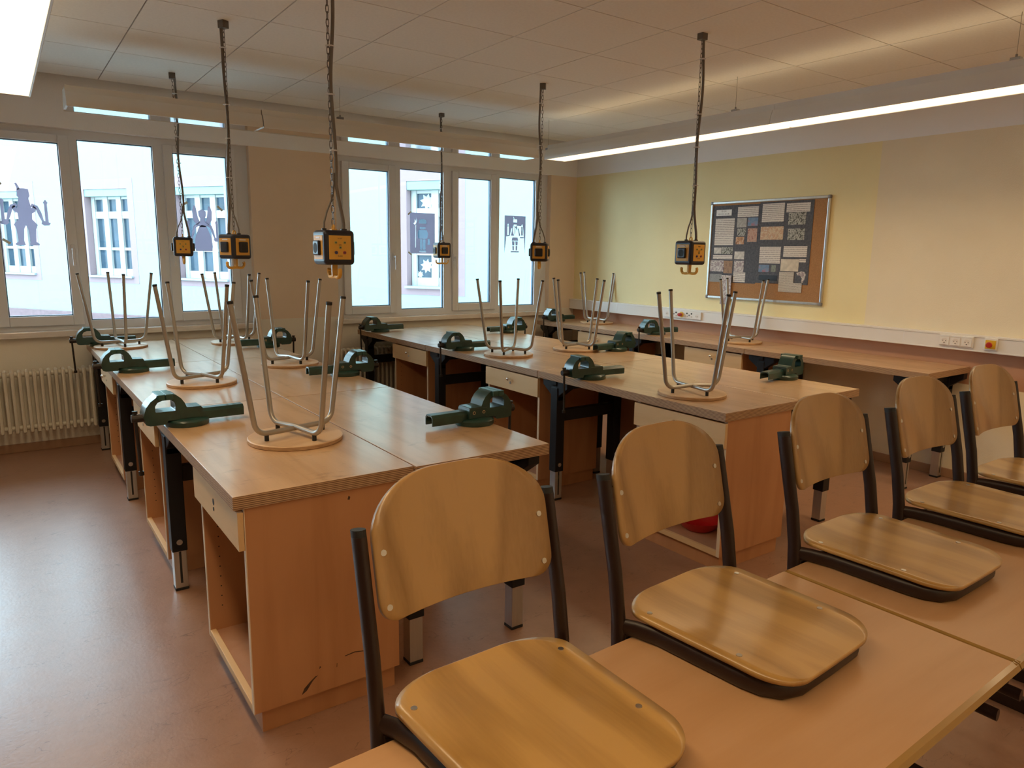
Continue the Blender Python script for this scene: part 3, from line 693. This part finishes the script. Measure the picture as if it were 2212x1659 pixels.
# ------------------------------------------------------------------ stools, upside down
def make_stool():
    t = thing('work_stool', '', 'stool', (0, 0, ZB), 0, 'upturned work stools')
    b = B().lathe([(0, 0), (.176, 0), (.18, .003), (.18, .015), (.176, .018), (0, .018)], 40)
    for f in b.m.faces: f.material_index = 1 if abs(f.normal.z) < .5 else 0
    bmesh.ops.recalc_face_normals(b.m, faces=b.m.faces)
    for f in b.m.faces: f.material_index = 1 if abs(f.normal.z) < .5 else 0
    obj('seat', b, ['seat_ply', 'seat_edge'], t)
    for k in range(4):
        a = k*PI/2; c, s = math.cos(a), math.sin(a)
        dz = 0 if k % 2 == 0 else .006
        prof = [(0, .047+dz), (.115, .047)]
        r, cx, cz = .05, .120, .097
        for q in range(1, 8):
            an = -PI/2 + q/7*(PI/2-.135)
            prof.append((cx+r*math.cos(an)+.004*q/7, cz+r*math.sin(an)))
        prof.append((.243, .540))
        lg = obj('leg', B().tube([(p*c, p*s, z) for p, z in prof], .0105, 10), 'tube', t, smooth=True)
        d = (Vector((.243, 0, .540))-Vector((prof[-2][0], 0, prof[-2][1]))).normalized()
        e = Vector((.243, 0, .540)); f = e+d*.010
        obj('foot_cap', B().cyl((e.x*c, e.x*s, e.z), (f.x*c, f.x*s, f.z), .0115, 10), 'rubber', lg)
        obj('spacer', B().cyl((.125*c, .125*s, .018), (.125*c, .125*s, .039), .0085, 10), 'rubber', lg)
    return t
sp0 = make_stool()
stools = [(.896, 2.717, .254, 'on the front left workbench, nearest the camera'), (.867, 4.165, .441, 'on the left block second row, window aisle side'), (1.50, 4.60, .223, 'on the left block second row, beside the pier'),
          (.704, 6.034, .09, 'on the far left workbench under the first window'), (1.494, 5.91, .294, 'on the left block far row, below the two-faced cube'), (2.998, 4.262, .687, 'on the middle block second row, left column'),
          (3.635, 4.25, .203, 'on the middle block second row, right column'), (2.982, 2.524, 1.354, 'on the front middle workbench, largest on that block'), (5.285, 5.85, -.043, 'on the wall bench in the far corner'), (5.228, 3.925, 1.297, 'on the wall bench in front of the pin board')]
for k, (x, y, rz, lab) in enumerate(stools):
    lab = 'upturned stool with grey tube legs ' + lab
    if k == 0: sp0.location = (x, y, ZB); sp0.rotation_euler.z = rz; sp0['label'] = lab
    else: dup(sp0, (x, y, ZB), rz, lab)

# ------------------------------------------------------------------ power cubes on chains
def make_cube():
    """origin at the middle of the housing; dotted face towards local -y"""
    t = thing('power_cube', '', 'power cube', (0, 0, 0), 0, 'power cubes hanging on chains')
    H = .066
    h = obj('housing', B().box(-H, H, -H, H, -.07, .07), 'cube_black', t, bevel=.016, seg=4)
    for k in range(4):
        def rot(bb):
            bmesh.ops.rotate(bb.m, verts=bb.m.verts, cent=(0, 0, 0), matrix=Matrix.Rotation(k*PI/2, 3, 'Z')); return bb
        pl = obj('face_plate', rot(B().box(-.047, .047, -H-.0015, -H+.002, -.048, .048)), 'cube_yellow', t, bevel=.001)
        if k == 0:
            for x, z, m, r in ((-.019, .020, 'grnyel', .0055), (.019, .020, 'grnyel', .0055), (0, 0, 'grnyel', .006), (-.018, -.020, 'blue', .0065), (.018, -.020, 'red', .0065)):
                q = B().cyl((x, -H-.0015, z), (x, -H-.005, z), r, 14); q.i = 1; q.cyl((x, -H-.005, z), (x, -H-.0055, z), r*.5, 10)
                obj('jack', rot(q), [m, 'ink'], pl)
            for s, x, z in (('0-30V', 0, .036), ('0-24V', 0, -.034), ('3/N', 0, .0105)):
                tm = text_mesh(s, .007); bmesh.ops.rotate(tm.m, verts=tm.m.verts, cent=(0, 0, 0), matrix=Matrix.Rotation(PI/2, 3, 'X'))
                bmesh.ops.translate(tm.m, verts=tm.m.verts, vec=(x, -H-.0018, z)); obj('lettering', rot(tm), 'ink', pl)
        else:
            q = B().box(-.030, .030, -H-.014, -H, -.032, .028); so = obj('socket', rot(q), 'socket_black', pl, bevel=.006, seg=3)
            q = B().cyl((0, -H-.0142, -.002), (0, -H-.0146, -.002), .021, 20); obj('socket_well', rot(q), 'slot', pl)
            q = B().box(-.022, .022, -H-.0022, -H, .036, .043); obj('label_strip', rot(q), 'label', pl)
    # hanging eye, chain, cables, bracket
    e = B(); e.tube([(.0, .009*math.cos(a), .080+.011*math.sin(a)) for a in [x*PI/6 for x in range(-2, 9)]], .004, 8); e.box(-.012, .012, -.012, .012, .068, .074)
    obj('hanging_eye', e, 'hook', t, smooth=True)
    TOP = 1.19                        # bracket underside above the cube centre
    ch = B(); z = .089; k = 0
    while z < TOP-.005:
        lp = []
        for q in range(10):
            a = 2*PI*q/10; px = .0058*math.cos(a); pz = .0088*math.sin(a)+(.007 if math.sin(a) > 0.01 else (-.007 if math.sin(a) < -.01 else 0))
            lp.append((px, 0, z+.0145+pz) if k % 2 == 0 else (0, px, z+.0145+pz))
        lp.append(lp[0]); ch.tube(lp, .0017, 5, cap=False); z += .0255; k += 1
    obj('chain', ch, 'chain', t)['kind'] = 'stuff'
    cb = B(); pts = []
    for q in range(33):
        f = q/32; zz = .12+f*(TOP-.12)
        w = .016 + .010*math.sin(f*9.5)*math.sin(PI*f)
        x = w; y = .006*math.sin(f*7)
        if f < .12: x = w + (.12-f)/.12*.026
        pts.append((x, y, zz))
    cb.tube([(.045, .0, .072), (.045, 0, .095)] + pts, .0075, 8); obj('cable', cb, 'cable', t, smooth=True)
    c2 = B(); c2.tube([(-.040, 0, .072), (-.039, 0, .10), (-.025, .002, .145), (-.004, .004, .19), (.008, .006, .23), (.012, .006, .30)], .0042, 8); obj('thin_cable', c2, 'cable', t, smooth=True)
    g = B(); g.cyl((.045, 0, .069), (.045, 0, .077), .013); g.cyl((-.04, 0, .069), (-.04, 0, .077), .010); obj('cable_glands', g, 'socket_black', t)
    z_ = B()
    for f in (.25, .45, .62, .9):
        zz = .12+f*(TOP-.12); w = .016+.010*math.sin(f*9.5)*math.sin(PI*f); z_.cyl((w*.6, 0, zz-.002), (w*.6, 0, zz+.002), .019, 8)
    obj('zip_ties', z_, 'tie', t)
    br = B(); br.box(-.022, .022, -.020, .020, TOP-.008, TOP+.032); obj('ceiling_bracket', br, 'chain', t, bevel=.002)
    # double hook below, prongs along local y
    hk = B(); hk.prism([(-.012, -.069), (.012, -.069), (.011, -.118), (-.011, -.118)], 'y', -.006, .006)
    for s in (-1, 1):
        hk.tube([(0, 0, -.118), (0, s*.03, -.121), (0, s*.048, -.119), (0, s*.058, -.108), (0, s*.060, -.094), (0, s*.056, -.088)], .008, 8, rx=.009)
    obj('double_hook', hk, 'hook', t, smooth=True)
    return t
cp = make_cube()
def facing(x, y, phi):           # rotate so the local -y face looks at the camera, then by phi to the camera's right
    return math.atan2(-y, -x) + PI/2 + phi
cubes = [(1.147, 5.87, 1.570, 0, 0, 'farthest left, in front of the angel cut-out'), (1.137, 4.392, 1.570, math.radians(40), 1, 'showing two sockets, second from the left'),
         (1.147, 2.90, 1.567, math.radians(22), 0, 'largest and nearest, in front of the pier'), (3.397, 5.932, 1.578, math.radians(23), 1, 'smallest, in front of the right window'),
         (3.405, 4.448, 1.570, math.radians(-5), 2, 'square on, beside the right window edge'), (3.367, 2.928, 1.575, math.radians(49), 0, 'in front of the yellow wall')]
for k, (x, y, z, phi, q, lab) in enumerate(cubes):
    rz = facing(x, y, phi) + q*PI/2
    lab = 'black and orange power cube on a chain, ' + lab
    if k == 0: cp.location = (x, y, z); cp.rotation_euler.z = rz; cp['label'] = lab
    else: dup(cp, (x, y, z), rz, lab)

# ------------------------------------------------------------------ right wall: trunking, sockets, pin board
b = B(); b.box(XR-.062, XR-.002, YN+.02, YW-.004, .937, 1.050); b.box(XR-.066, XR-.062, YN, YW-.002, .937, .947); b.box(XR-.066, XR-.062, YN, YW-.002, 1.036, 1.050)
tr = obj('cable_trunking', b, 'trunk', bevel=.002); tag(tr, 'long white cable trunking along the right wall above the wall bench', 'cable trunking')
for yy in (2.65, 5.72):
    obj('cover_joint', B().box(XR-.0635, XR-.060, yy, yy+.006, .947, 1.036), 'label', tr)
XT = XR-.062
t = thing('socket_strip', 'white triple wall socket on the trunking at right', 'socket', (XT, 2.287, 1.0), 0)
obj('face_frame', B().box(-.014, 0, -.112, .112, -.039, .039), 'trunk', t, bevel=.004)
for y in (-.073, 0, .073):
    i = obj('socket_insert', B().box(-.018, -.014, -.031, .031, -.033, .024), 'trunk', t, bevel=.002)
    q = B().cyl((-.0182, y*0, -.004), (-.0186, 0, -.004), .0195, 20); q.i = 1
    q.cyl((-.0186, -.0095, -.004), (-.0190, -.0095, -.004), .003, 8); q.cyl((-.0186, .0095, -.004), (-.0190, .0095, -.004), .003, 8); q.box(-.019, -.0186, -.004, .004, -.021, -.016)
    w = obj('socket_well', q, ['marble', 'slot'], i); i.location = (0, y, 0)
    obj('label_strip', B().box(-.0165, -.0155, -.026, .026, .027, .035), 'label', i)
t = thing('emergency_button', 'red emergency stop button on yellow plate at far right of trunking', 'switch', (XT, 2.067, 1.0), 0)
obj('face_frame', B().box(-.014, 0, -.041, .041, -.041, .041), 'trunk', t, bevel=.004)
obj('yellow_plate', B().box(-.017, -.014, -.032, .032, -.032, .026), 'yel_btn', t, bevel=.001)
q = B().cyl((-.017, 0, -.004), (-.034, 0, -.004), .010); q.cyl((-.034, 0, -.004), (-.046, 0, -.004), .020, 18); obj('red_button', q, 'red_btn', t, bevel=.004)
t = thing('laboratory_outlet', 'white laboratory socket panel with red stop button on the trunking', 'socket', (XT, 4.785, .995), 0)
pl = obj('face_plate', B().box(-.016, 0, -.232, .235, -.036, .036), 'trunk', t, bevel=.003)
for y in (.195, -.185):
    q = B().cyl((-.0162, y, -.004), (-.0168, y, -.004), .019, 18); q.i = 1; q.cyl((-.0168, y-.009, -.004), (-.0173, y-.009, -.004), .003, 8); q.cyl((-.0168, y+.009, -.004), (-.0173, y+.009, -.004), .003, 8)
    obj('socket_insert', q, ['marble', 'slot'], t)
for y0 in (.105, -.09):
    for dy, dz, m in ((-.028, .016, 'slot'), (.028, .016, 'slot'), (0, 0, 'clamp'), (-.028, -.014, 'marble'), (.028, -.014, 'marble')):
        obj('jack', B().cyl((-.016, y0+dy, dz), (-.021, y0+dy, dz), .0075, 10), m, t)
q = B().cyl((-.016, .008, 0), (-.024, .008, 0), .026, 20); obj('yellow_collar', q, 'yel_btn', t)
q = B().cyl((-.024, .008, 0), (-.060, .008, 0), .017, 16); obj('red_button', q, 'red_btn', t, bevel=.005)

# pin board
BY0, BY1, BZ0, BZ1 = 3.362, 4.560, 1.172, 2.058
t = thing('pin_board', 'cork pin board in aluminium frame on the yellow wall', 'pin board', (XR, 0, 0), 0)
b = B(); fw = .024
b.box(-.022, 0, BY0+fw, BY1-fw, BZ0, BZ0+fw); b.box(-.022, 0, BY0+fw, BY1-fw, BZ1-fw, BZ1)
b.box(-.022, 0, BY0, BY0+fw, BZ0+fw, BZ1-fw); b.box(-.022, 0, BY1-fw, BY1, BZ0+fw, BZ1-fw)
fr = obj('aluminium_frame', b, 'alu', t, bevel=.006, seg=3)
for y in (BY0, BY1-fw):
    for z in (BZ0, BZ1-fw): obj('corner_cap', B().box(-.024, 0, y-.002, y+fw+.002, z-.002, z+fw+.002), 'clamp', fr, bevel=.007, seg=3)
obj('cork_sheet', B().box(-.012, -.002, BY0+fw, BY1-fw, BZ0+fw, BZ1-fw), 'cork', t)
M['text'] = text_mat('printed_text_sheet', (.70, .65, .60), (.30, .28, .27), .016)
M['news'] = text_mat('newsprint', (.58, .53, .46), (.22, .2, .18), .009)
M['p_bw'] = picture('black_white_photo', [(.01, .01, .01), (.12, .12, .1), (.5, .48, .42), (.03, .03, .03)], 45)
M['p_grey'] = mat('grey_print', (.45, .42, .38), .6, var=.3, scale=50)
M['p_bluered'] = picture('blue_red_photo', [(.10, .17, .30), (.16, .24, .36), (.45, .09, .08)], 14)
M['p_red'] = picture('red_engraving', [(.40, .15, .09), (.5, .32, .22), (.28, .08, .06)], 30)
M['p_small'] = picture('orange_brown_photo', [(.12, .05, .03), (.5, .25, .1), (.6, .5, .4)], 30)
M['p_sketch'] = mat('pale_sketch_sheet', (.68, .65, .60), .7, var=.35, scale=35, detail=6)
M['p_mach'] = picture('machine_drawing', [(.62, .58, .52), (.25, .17, .2), (.66, .62, .56), (.2, .16, .2)], 30)
M['p_brown'] = picture('brown_photo', [(.13, .06, .03), (.35, .2, .1), (.22, .12, .06)], 20)
M['p_speck'] = picture('speckled_grey_photo', [(.12, .12, .12), (.3, .29, .27), (.17, .17, .17)], 120)
M['p_warm'] = picture('warm_painting', [(.35, .2, .12), (.62, .48, .3), (.48, .26, .15), (.60, .52, .38)], 26)
M['p_green'] = picture('grey_green_photo', [(.1, .12, .1), (.25, .27, .22), (.08, .09, .09)], 60)
M['p_dark'] = mat('dark_photo', (.02, .022, .03), .5, var=.5, scale=20)
M['p_draw'] = mat('pale_diagram', (.70, .62, .50), .7, var=.25, scale=25)
MP = {'text': 'text', 'title': 'label', 'grey': 'p_grey', 'bluered': 'p_bluered', 'bw': 'p_bw', 'red': 'p_red', 'small': 'p_small', 'sketch': 'p_sketch', 'mach': 'p_mach', 'brown': 'p_brown', 'speck': 'p_speck', 'warm': 'p_warm', 'green': 'p_green', 'dark': 'p_dark', 'draw': 'p_draw'}
NM = {'text': 'text_sheet', 'title': 'title_sheet', 'grey': 'grey_picture', 'bluered': 'photo', 'bw': 'photo', 'red': 'photo', 'small': 'photo', 'sketch': 'sketch', 'mach': 'drawing', 'brown': 'photo', 'speck': 'photo', 'warm': 'painting_print', 'green': 'photo', 'dark': 'photo', 'draw': 'diagram'}
P1 = [('title',4.324,4.495,1.929,1.983),('text',4.285,4.498,1.664,1.905),('text',4.036,4.256,1.910,2.000),('grey',4.154,4.257,1.820,1.903),('bluered',4.035,4.140,1.832,1.903),('bw',4.155,4.248,1.746,1.811),('red',4.036,4.135,1.692,1.810),('small',4.169,4.258,1.671,1.737),('sketch',4.412,4.497,1.585,1.642),('bw',4.285,4.407,1.583,1.646),('text',4.284,4.504,1.536,1.574),('mach',4.377,4.530,1.423,1.525),('brown',4.277,4.374,1.409,1.523),('sketch',4.155,4.262,1.537,1.607),('mach',4.154,4.259,1.424,1.525),('text',4.130,4.260,1.332,1.420),('speck',4.391,4.530,1.325,1.399)]
P2 = [('text',3.779,3.997,1.859,2.016),('text',3.538,3.759,1.936,2.011),('bw',3.571,3.734,1.832,1.933),('warm',3.774,4.000,1.710,1.821),('bw',3.572,3.729,1.706,1.800),('text',3.784,3.994,1.507,1.650),('text',3.535,3.757,1.563,1.653),('bluered',3.886,3.993,1.432,1.493),('green',3.819,3.865,1.436,1.493),('dark',3.799,3.986,1.358,1.405),('draw',3.602,3.774,1.444,1.545),('text',3.538,3.600,1.519,1.547)]
def poster(label, y0, y1, z0, z1, sheets, x):
    t = thing('poster', label, 'poster', (XR+x, 0, 0), 0, 'posters on the pin board')
    obj('backing_card', B().box(-.002, 0, y0, y1, z0, z1), 'card', t)
    for k, a, b_, c, d in sheets:
        cy, cz = (a+b_)/2, (c+d)/2
        s = obj(NM[k], B().box(-.0012, 0, (a-b_)/2, (b_-a)/2, (c-d)/2, (d-c)/2), MP[k], t, (-.002, cy, cz))
        if k == 'title':
            for line, dz in (('D E R', .012), ('G I E S S E R', -.012)):
                tm = text_mesh(line, .020)
                bmesh.ops.rotate(tm.m, verts=tm.m.verts, cent=(0, 0, 0), matrix=Matrix.Rotation(-PI/2, 3, 'Z') @ Matrix.Rotation(PI/2, 3, 'X'))
                bmesh.ops.translate(tm.m, verts=tm.m.verts, vec=(-.0018, 0, dz)); obj('lettering', tm, 'ink', s)
    return t
poster('charcoal poster with title card and small pictures, left half of board', 4.022, 4.534, 1.325, 2.020, P1, -.0125)
p2 = poster('charcoal poster with painting print and text sheets, right half of board', 3.505, 4.024, 1.335, 2.030, P2, -.0125)
blob = [(0, .045), (.03, .04), (.044, .02), (.038, -.02), (.02, -.05), (.008, -.046), (.012, -.015), (-.006, .008), (-.034, .012), (-.044, .03)]
bb = flat([(-x, z) for x, z in blob][::-1], [], .0012); bmesh.ops.rotate(bb.m, verts=bb.m.verts, cent=(0, 0, 0), matrix=Matrix.Rotation(PI/2, 3, 'Z'))
obj('cut_out_photo', bb, 'p_mach', p2, (-.0027, 3.573, 1.402))
b = B().box(-.001, 0, -.056, .056, -.134, .134); o = obj('picture_strip', b, 'p_mach', loc=(XR-.0260, 4.326, 1.257)); tag(o, 'narrow picture strip hanging past the lower edge of the board', 'paper')
b = flat([(-.112, -.085), (.112, -.085), (.112, -.005), (.03, -.005), (.03, .085), (-.112, .085)][::-1], [], .001)
bmesh.ops.rotate(b.m, verts=b.m.verts, cent=(0, 0, 0), matrix=Matrix.Rotation(-PI/2, 3, 'Z')); o = obj('newspaper_clipping', b, 'news', loc=(XR-.0172, 3.668, 1.353)); tag(o, 'yellowed newspaper clipping pinned at the bottom of the right poster', 'paper')

# ------------------------------------------------------------------ radiators
def radiator(label, x0, n, pitch=.046):
    t = thing('radiator', label, 'radiator', (x0, YW-.115, 0), 0, 'column radiators under the windows')
    b = B()
    for y in (-.045, .045):
        b.tube([(0, y, .205), (0, y*1.0, .185), (0, y, .175)][:2], .013, 8); b.tube([(0, y, .195), (0, y, .62)], .0125, 8)
    z0, z1 = .172, .650
    b.tube([(0, -.045, .60), (0, -.043, .632), (0, -.02, z1-.012), (0, .02, z1-.012), (0, .043, .632), (0, .045, .60)], .0145, 8)
    b.tube([(0, -.045, .22), (0, -.043, .19), (0, -.02, z0+.012), (0, .02, z0+.012), (0, .043, .19), (0, .045, .22)], .0145, 8)
    b.cyl((-pitch/2, 0, .615), (pitch/2, 0, .615), .020, 10); b.cyl((-pitch/2, 0, .21), (pitch/2, 0, .21), .020, 10)
    s = obj('radiator_section', b, 'radiator', t, smooth=True)
    for k in range(1, n):
        c = bpy.data.objects.new('radiator_section', s.data); link(c, t); c.location = (k*pitch, 0, 0)
    for f, z in ((.3, .30), (.93, .30), (.93, .55)):
        obj('wall_bracket', B().box(f*n*pitch, f*n*pitch+.03, .06, .114, z, z+.04), 'radiator', t)
radiator('cream column radiator under the left window, beside the aisle', -.72, 29)
radiator('cream column radiator half hidden behind the middle workbenches', 2.52, 20)

# ------------------------------------------------------------------ school desks and chairs
def make_desk(L, D):
    """local x along the desk, y depth, z floor"""
    t = thing('school_desk', '', 'desk', (0, 0, 0), 0, 'school desks in a row')
    e = .018; zt, th = .76, .024
    obj('tabletop', B().box(e*.3, L-e*.3, e, D-.006, zt-th, zt), 'desk', t)
    b = B()
    def lip(x0, y0, x1, y1, s):
        pass
    r = th/2
    prof = [(0, -r), (r*.8, -r*.75), (r*1.25, 0), (r*.8, r*.75), (0, r)]
    b.loft([[(x, e-p, zt-r+q) for p, q in prof] for x in (0, L)])
    b.loft([[(x, D-.006+p*.4, zt-r+q) for p, q in prof] for x in (0, L)])
    b.loft([[(e*.3-p*.45, y, zt-r+q) for p, q in prof] for y in (e*.5, D-.004)])
    b.loft([[(L-e*.3+p*.45, y, zt-r+q) for p, q in prof] for y in (e*.5, D-.004)])
    obj('edge_band', b, 'desk_edge', t, smooth=True)
    for x in (.10, L-.10):
        q = B(); q.tube([(x, D-.16, .05), (x, D-.16, zt-th-.04)], .022, 10, rx=.016); obj('leg', q, 'chair_steel', t)
        q = B(); q.box(x-.016, x+.016, .05, D-.07, zt-th-.042, zt-th); obj('top_arm', q, 'chair_steel', t, bevel=.004)
        q = B(); q.box(x-.016, x+.016, .04, D-.06, .0, .05); obj('foot', q, 'chair_steel', t, bevel=.004)
    for ya in (.075, D-.175):
        obj('frame_rail', B().box(.116, L-.116, ya, ya+.03, zt-th-.04, zt-th-.004), 'chair_steel', t, bevel=.003)
    return t
d0 = make_desk(1.298, .535)
dr = .026
for k, (x, y, lab) in enumerate([(.300, .438, 'under the two nearest chairs'), (1.603, .472, 'second in the row'), (2.915, .535, 'farthest at right')]):
    lab = 'pale beech school desk with golden edges, ' + lab
    if k == 0: d0.location = (x, y, 0); d0.rotation_euler.z = dr; d0['label'] = lab
    else: dup(d0, (x, y, 0), dr, lab)

def sheet_mesh(rows, hw, f, n=15):
    """rows: parameter list; hw(row) half width; f(u, row) -> point"""
    b = B(); G = []
    for r in rows:
        w = hw(r); G.append([b.m.verts.new(f(w*(2*k/(n-1)-1), r)) for k in range(n)])
    for a, c in zip(G, G[1:]):
        for k in range(n-1): b.face([a[k], a[k+1], c[k+1], c[k]])
    return b
def make_chair():
    """origin on the desk top under the middle between the posts; the seat reaches along -y"""
    t = thing('school_chair', '', 'chair', (0, 0, .76), 0, 'school chairs hung on the desks')
    PX = .202
    for s in (-1, 1):
        q = B()
        q.tube([(s*PX, -.36, -.405), (s*PX, .0, -.405), (s*PX, .022, -.395), (s*PX, .03, -.36), (s*PX, .024, -.03), (s*PX, .028, .04), (s*PX*.998, .042, .13), (s*PX*.993, .086, .325)], .018, 14, rx=.012, side=(0, 0, 1))
        p = obj('post', q, 'chair_steel', t, smooth=True)
        c = B(); c.tube([(s*PX*.993, .0858, .324), (s*PX*.993, .088, .333), (s*PX*.993, .0888, .337)], .0175, 12, rx=.0118, side=(0, -1, 0)); obj('end_cap', c, 'rubber', p, smooth=True)
        c = B(); c.tube([(s*PX, .024, .02), (s*(PX-.018), -.01, .0195), (s*.173, -.06, .0195), (s*.166, -.25, .0195), (s*.159, -.285, .0195), (s*.139, -.315, .0195), (s*.100, -.329, .0195), (0, -.330, .0195)], .0185, 12, rx=.011, side=(0, 0, 1)); obj('seat_frame', c, 'chair_steel', t, smooth=True)
    q = B(); q.cyl((-PX, .024, -.02), (PX, .024, -.02), .011); obj('cross_tube', q, 'chair_steel', t)
    # seat
    y0, y1 = .058, -.346
    def hw(y):
        w = .186-.010*max(0, -y)/.35
        d = y0-y
        if d < .075: w -= .125*(1-math.sqrt(max(0, 1-((.075-d)/.075)**2)))
        d = y-y1
        if d < .075: w -= .072*(1-math.sqrt(max(0, 1-((.075-d)/.075)**2)))
        return w
    ys_ = [y0-.075*(1-math.cos(k/9*PI/2)) for k in range(10)] + [y0-.075-(y0-y1-.15)*k/10 for k in range(1, 10)] + [y1+.075*(1-math.sin(k/9*PI/2)) for k in range(10)]
    def sf(x, y):
        z = .0375 + .004*(abs(x)/.18)**2.2
        f = (y1+.11-y)/.11
        if f > 0: z -= .005*f*f
        g = (y+.02)/.08
        if g > 0: z += .004*g*g
        z -= .003*math.exp(-((y+.10)/.09)**2)*(1-(abs(x)/.18)**2)
        return (x, y, z+.002)
    st = obj('seat', sheet_mesh(ys_, hw, sf, 17), 'chair_seat', t, smooth=True)
    md = st.modifiers.new('thick', 'SOLIDIFY'); md.thickness = .010; md.offset = 1
    for x, y in ((-.158, -.02), (.158, -.02), (-.15, -.23), (.15, -.23)):
        z = sf(x, y)[2]+.010; obj('screw', B().cyl((x, y, z-.002), (x, y, z+.0014), .0058, 10), 'screw', st)
    # backrest: between the posts, bowed away from the sitter
    z0, z1 = .178, .413
    def hb(z):
        w = .182
        d = z-z0
        if d < .04: w -= .036*(1-math.sqrt(max(0, 1-((.04-d)/.04)**2)))
        d = z1-z
        if d < .095: w -= .140*(1-math.sqrt(max(0, 1-((.095-d)/.095)**2)))
        return w
    zs_ = [z0+.04*(1-math.cos(k/7*PI/2)) for k in range(8)] + [z0+.04+(z1-.145-z0)*k/8 for k in range(1, 8)] + [z1-.095*(1-math.sin(k/11*PI/2)) for k in range(12)]
    def bf(x, z):
        base = .040+(z-.13)*.225
        return (x, base-.012+.030*(1-(abs(x)/.183)**2) - .004, z)
    bk = obj('backrest', sheet_mesh(zs_, hb, bf, 17), 'chair_back', t, smooth=True)
    md = bk.modifiers.new('thick', 'SOLIDIFY'); md.thickness = .010; md.offset = -1
    for x in (-.166, .166):
        for z in (.205, .295):
            p = Vector(bf(x, z)); nrm = Vector((0, -.96, .27)); obj('screw', B().cyl(p-nrm*.003, p+nrm*.0016, .0055, 10), 'screw', bk)
    return t
c0 = make_chair()
for k, (x, y, rz, lab) in enumerate([(.652, .982, .02, 'nearest the camera'), (1.210, 1.000, .07, 'second from left'), (1.870, 1.010, .02, 'third from left'),
                                    (2.435, 1.015, .0, 'fourth from left'), (2.957, 1.020, .0, 'farthest right')]):
    lab = 'plywood school chair with dark brown posts hung on a desk, ' + lab
    if k == 0: c0.location = (x, y, .76); c0.rotation_euler.z = rz; c0['label'] = lab
    else: dup(c0, (x, y, .76), rz, lab)
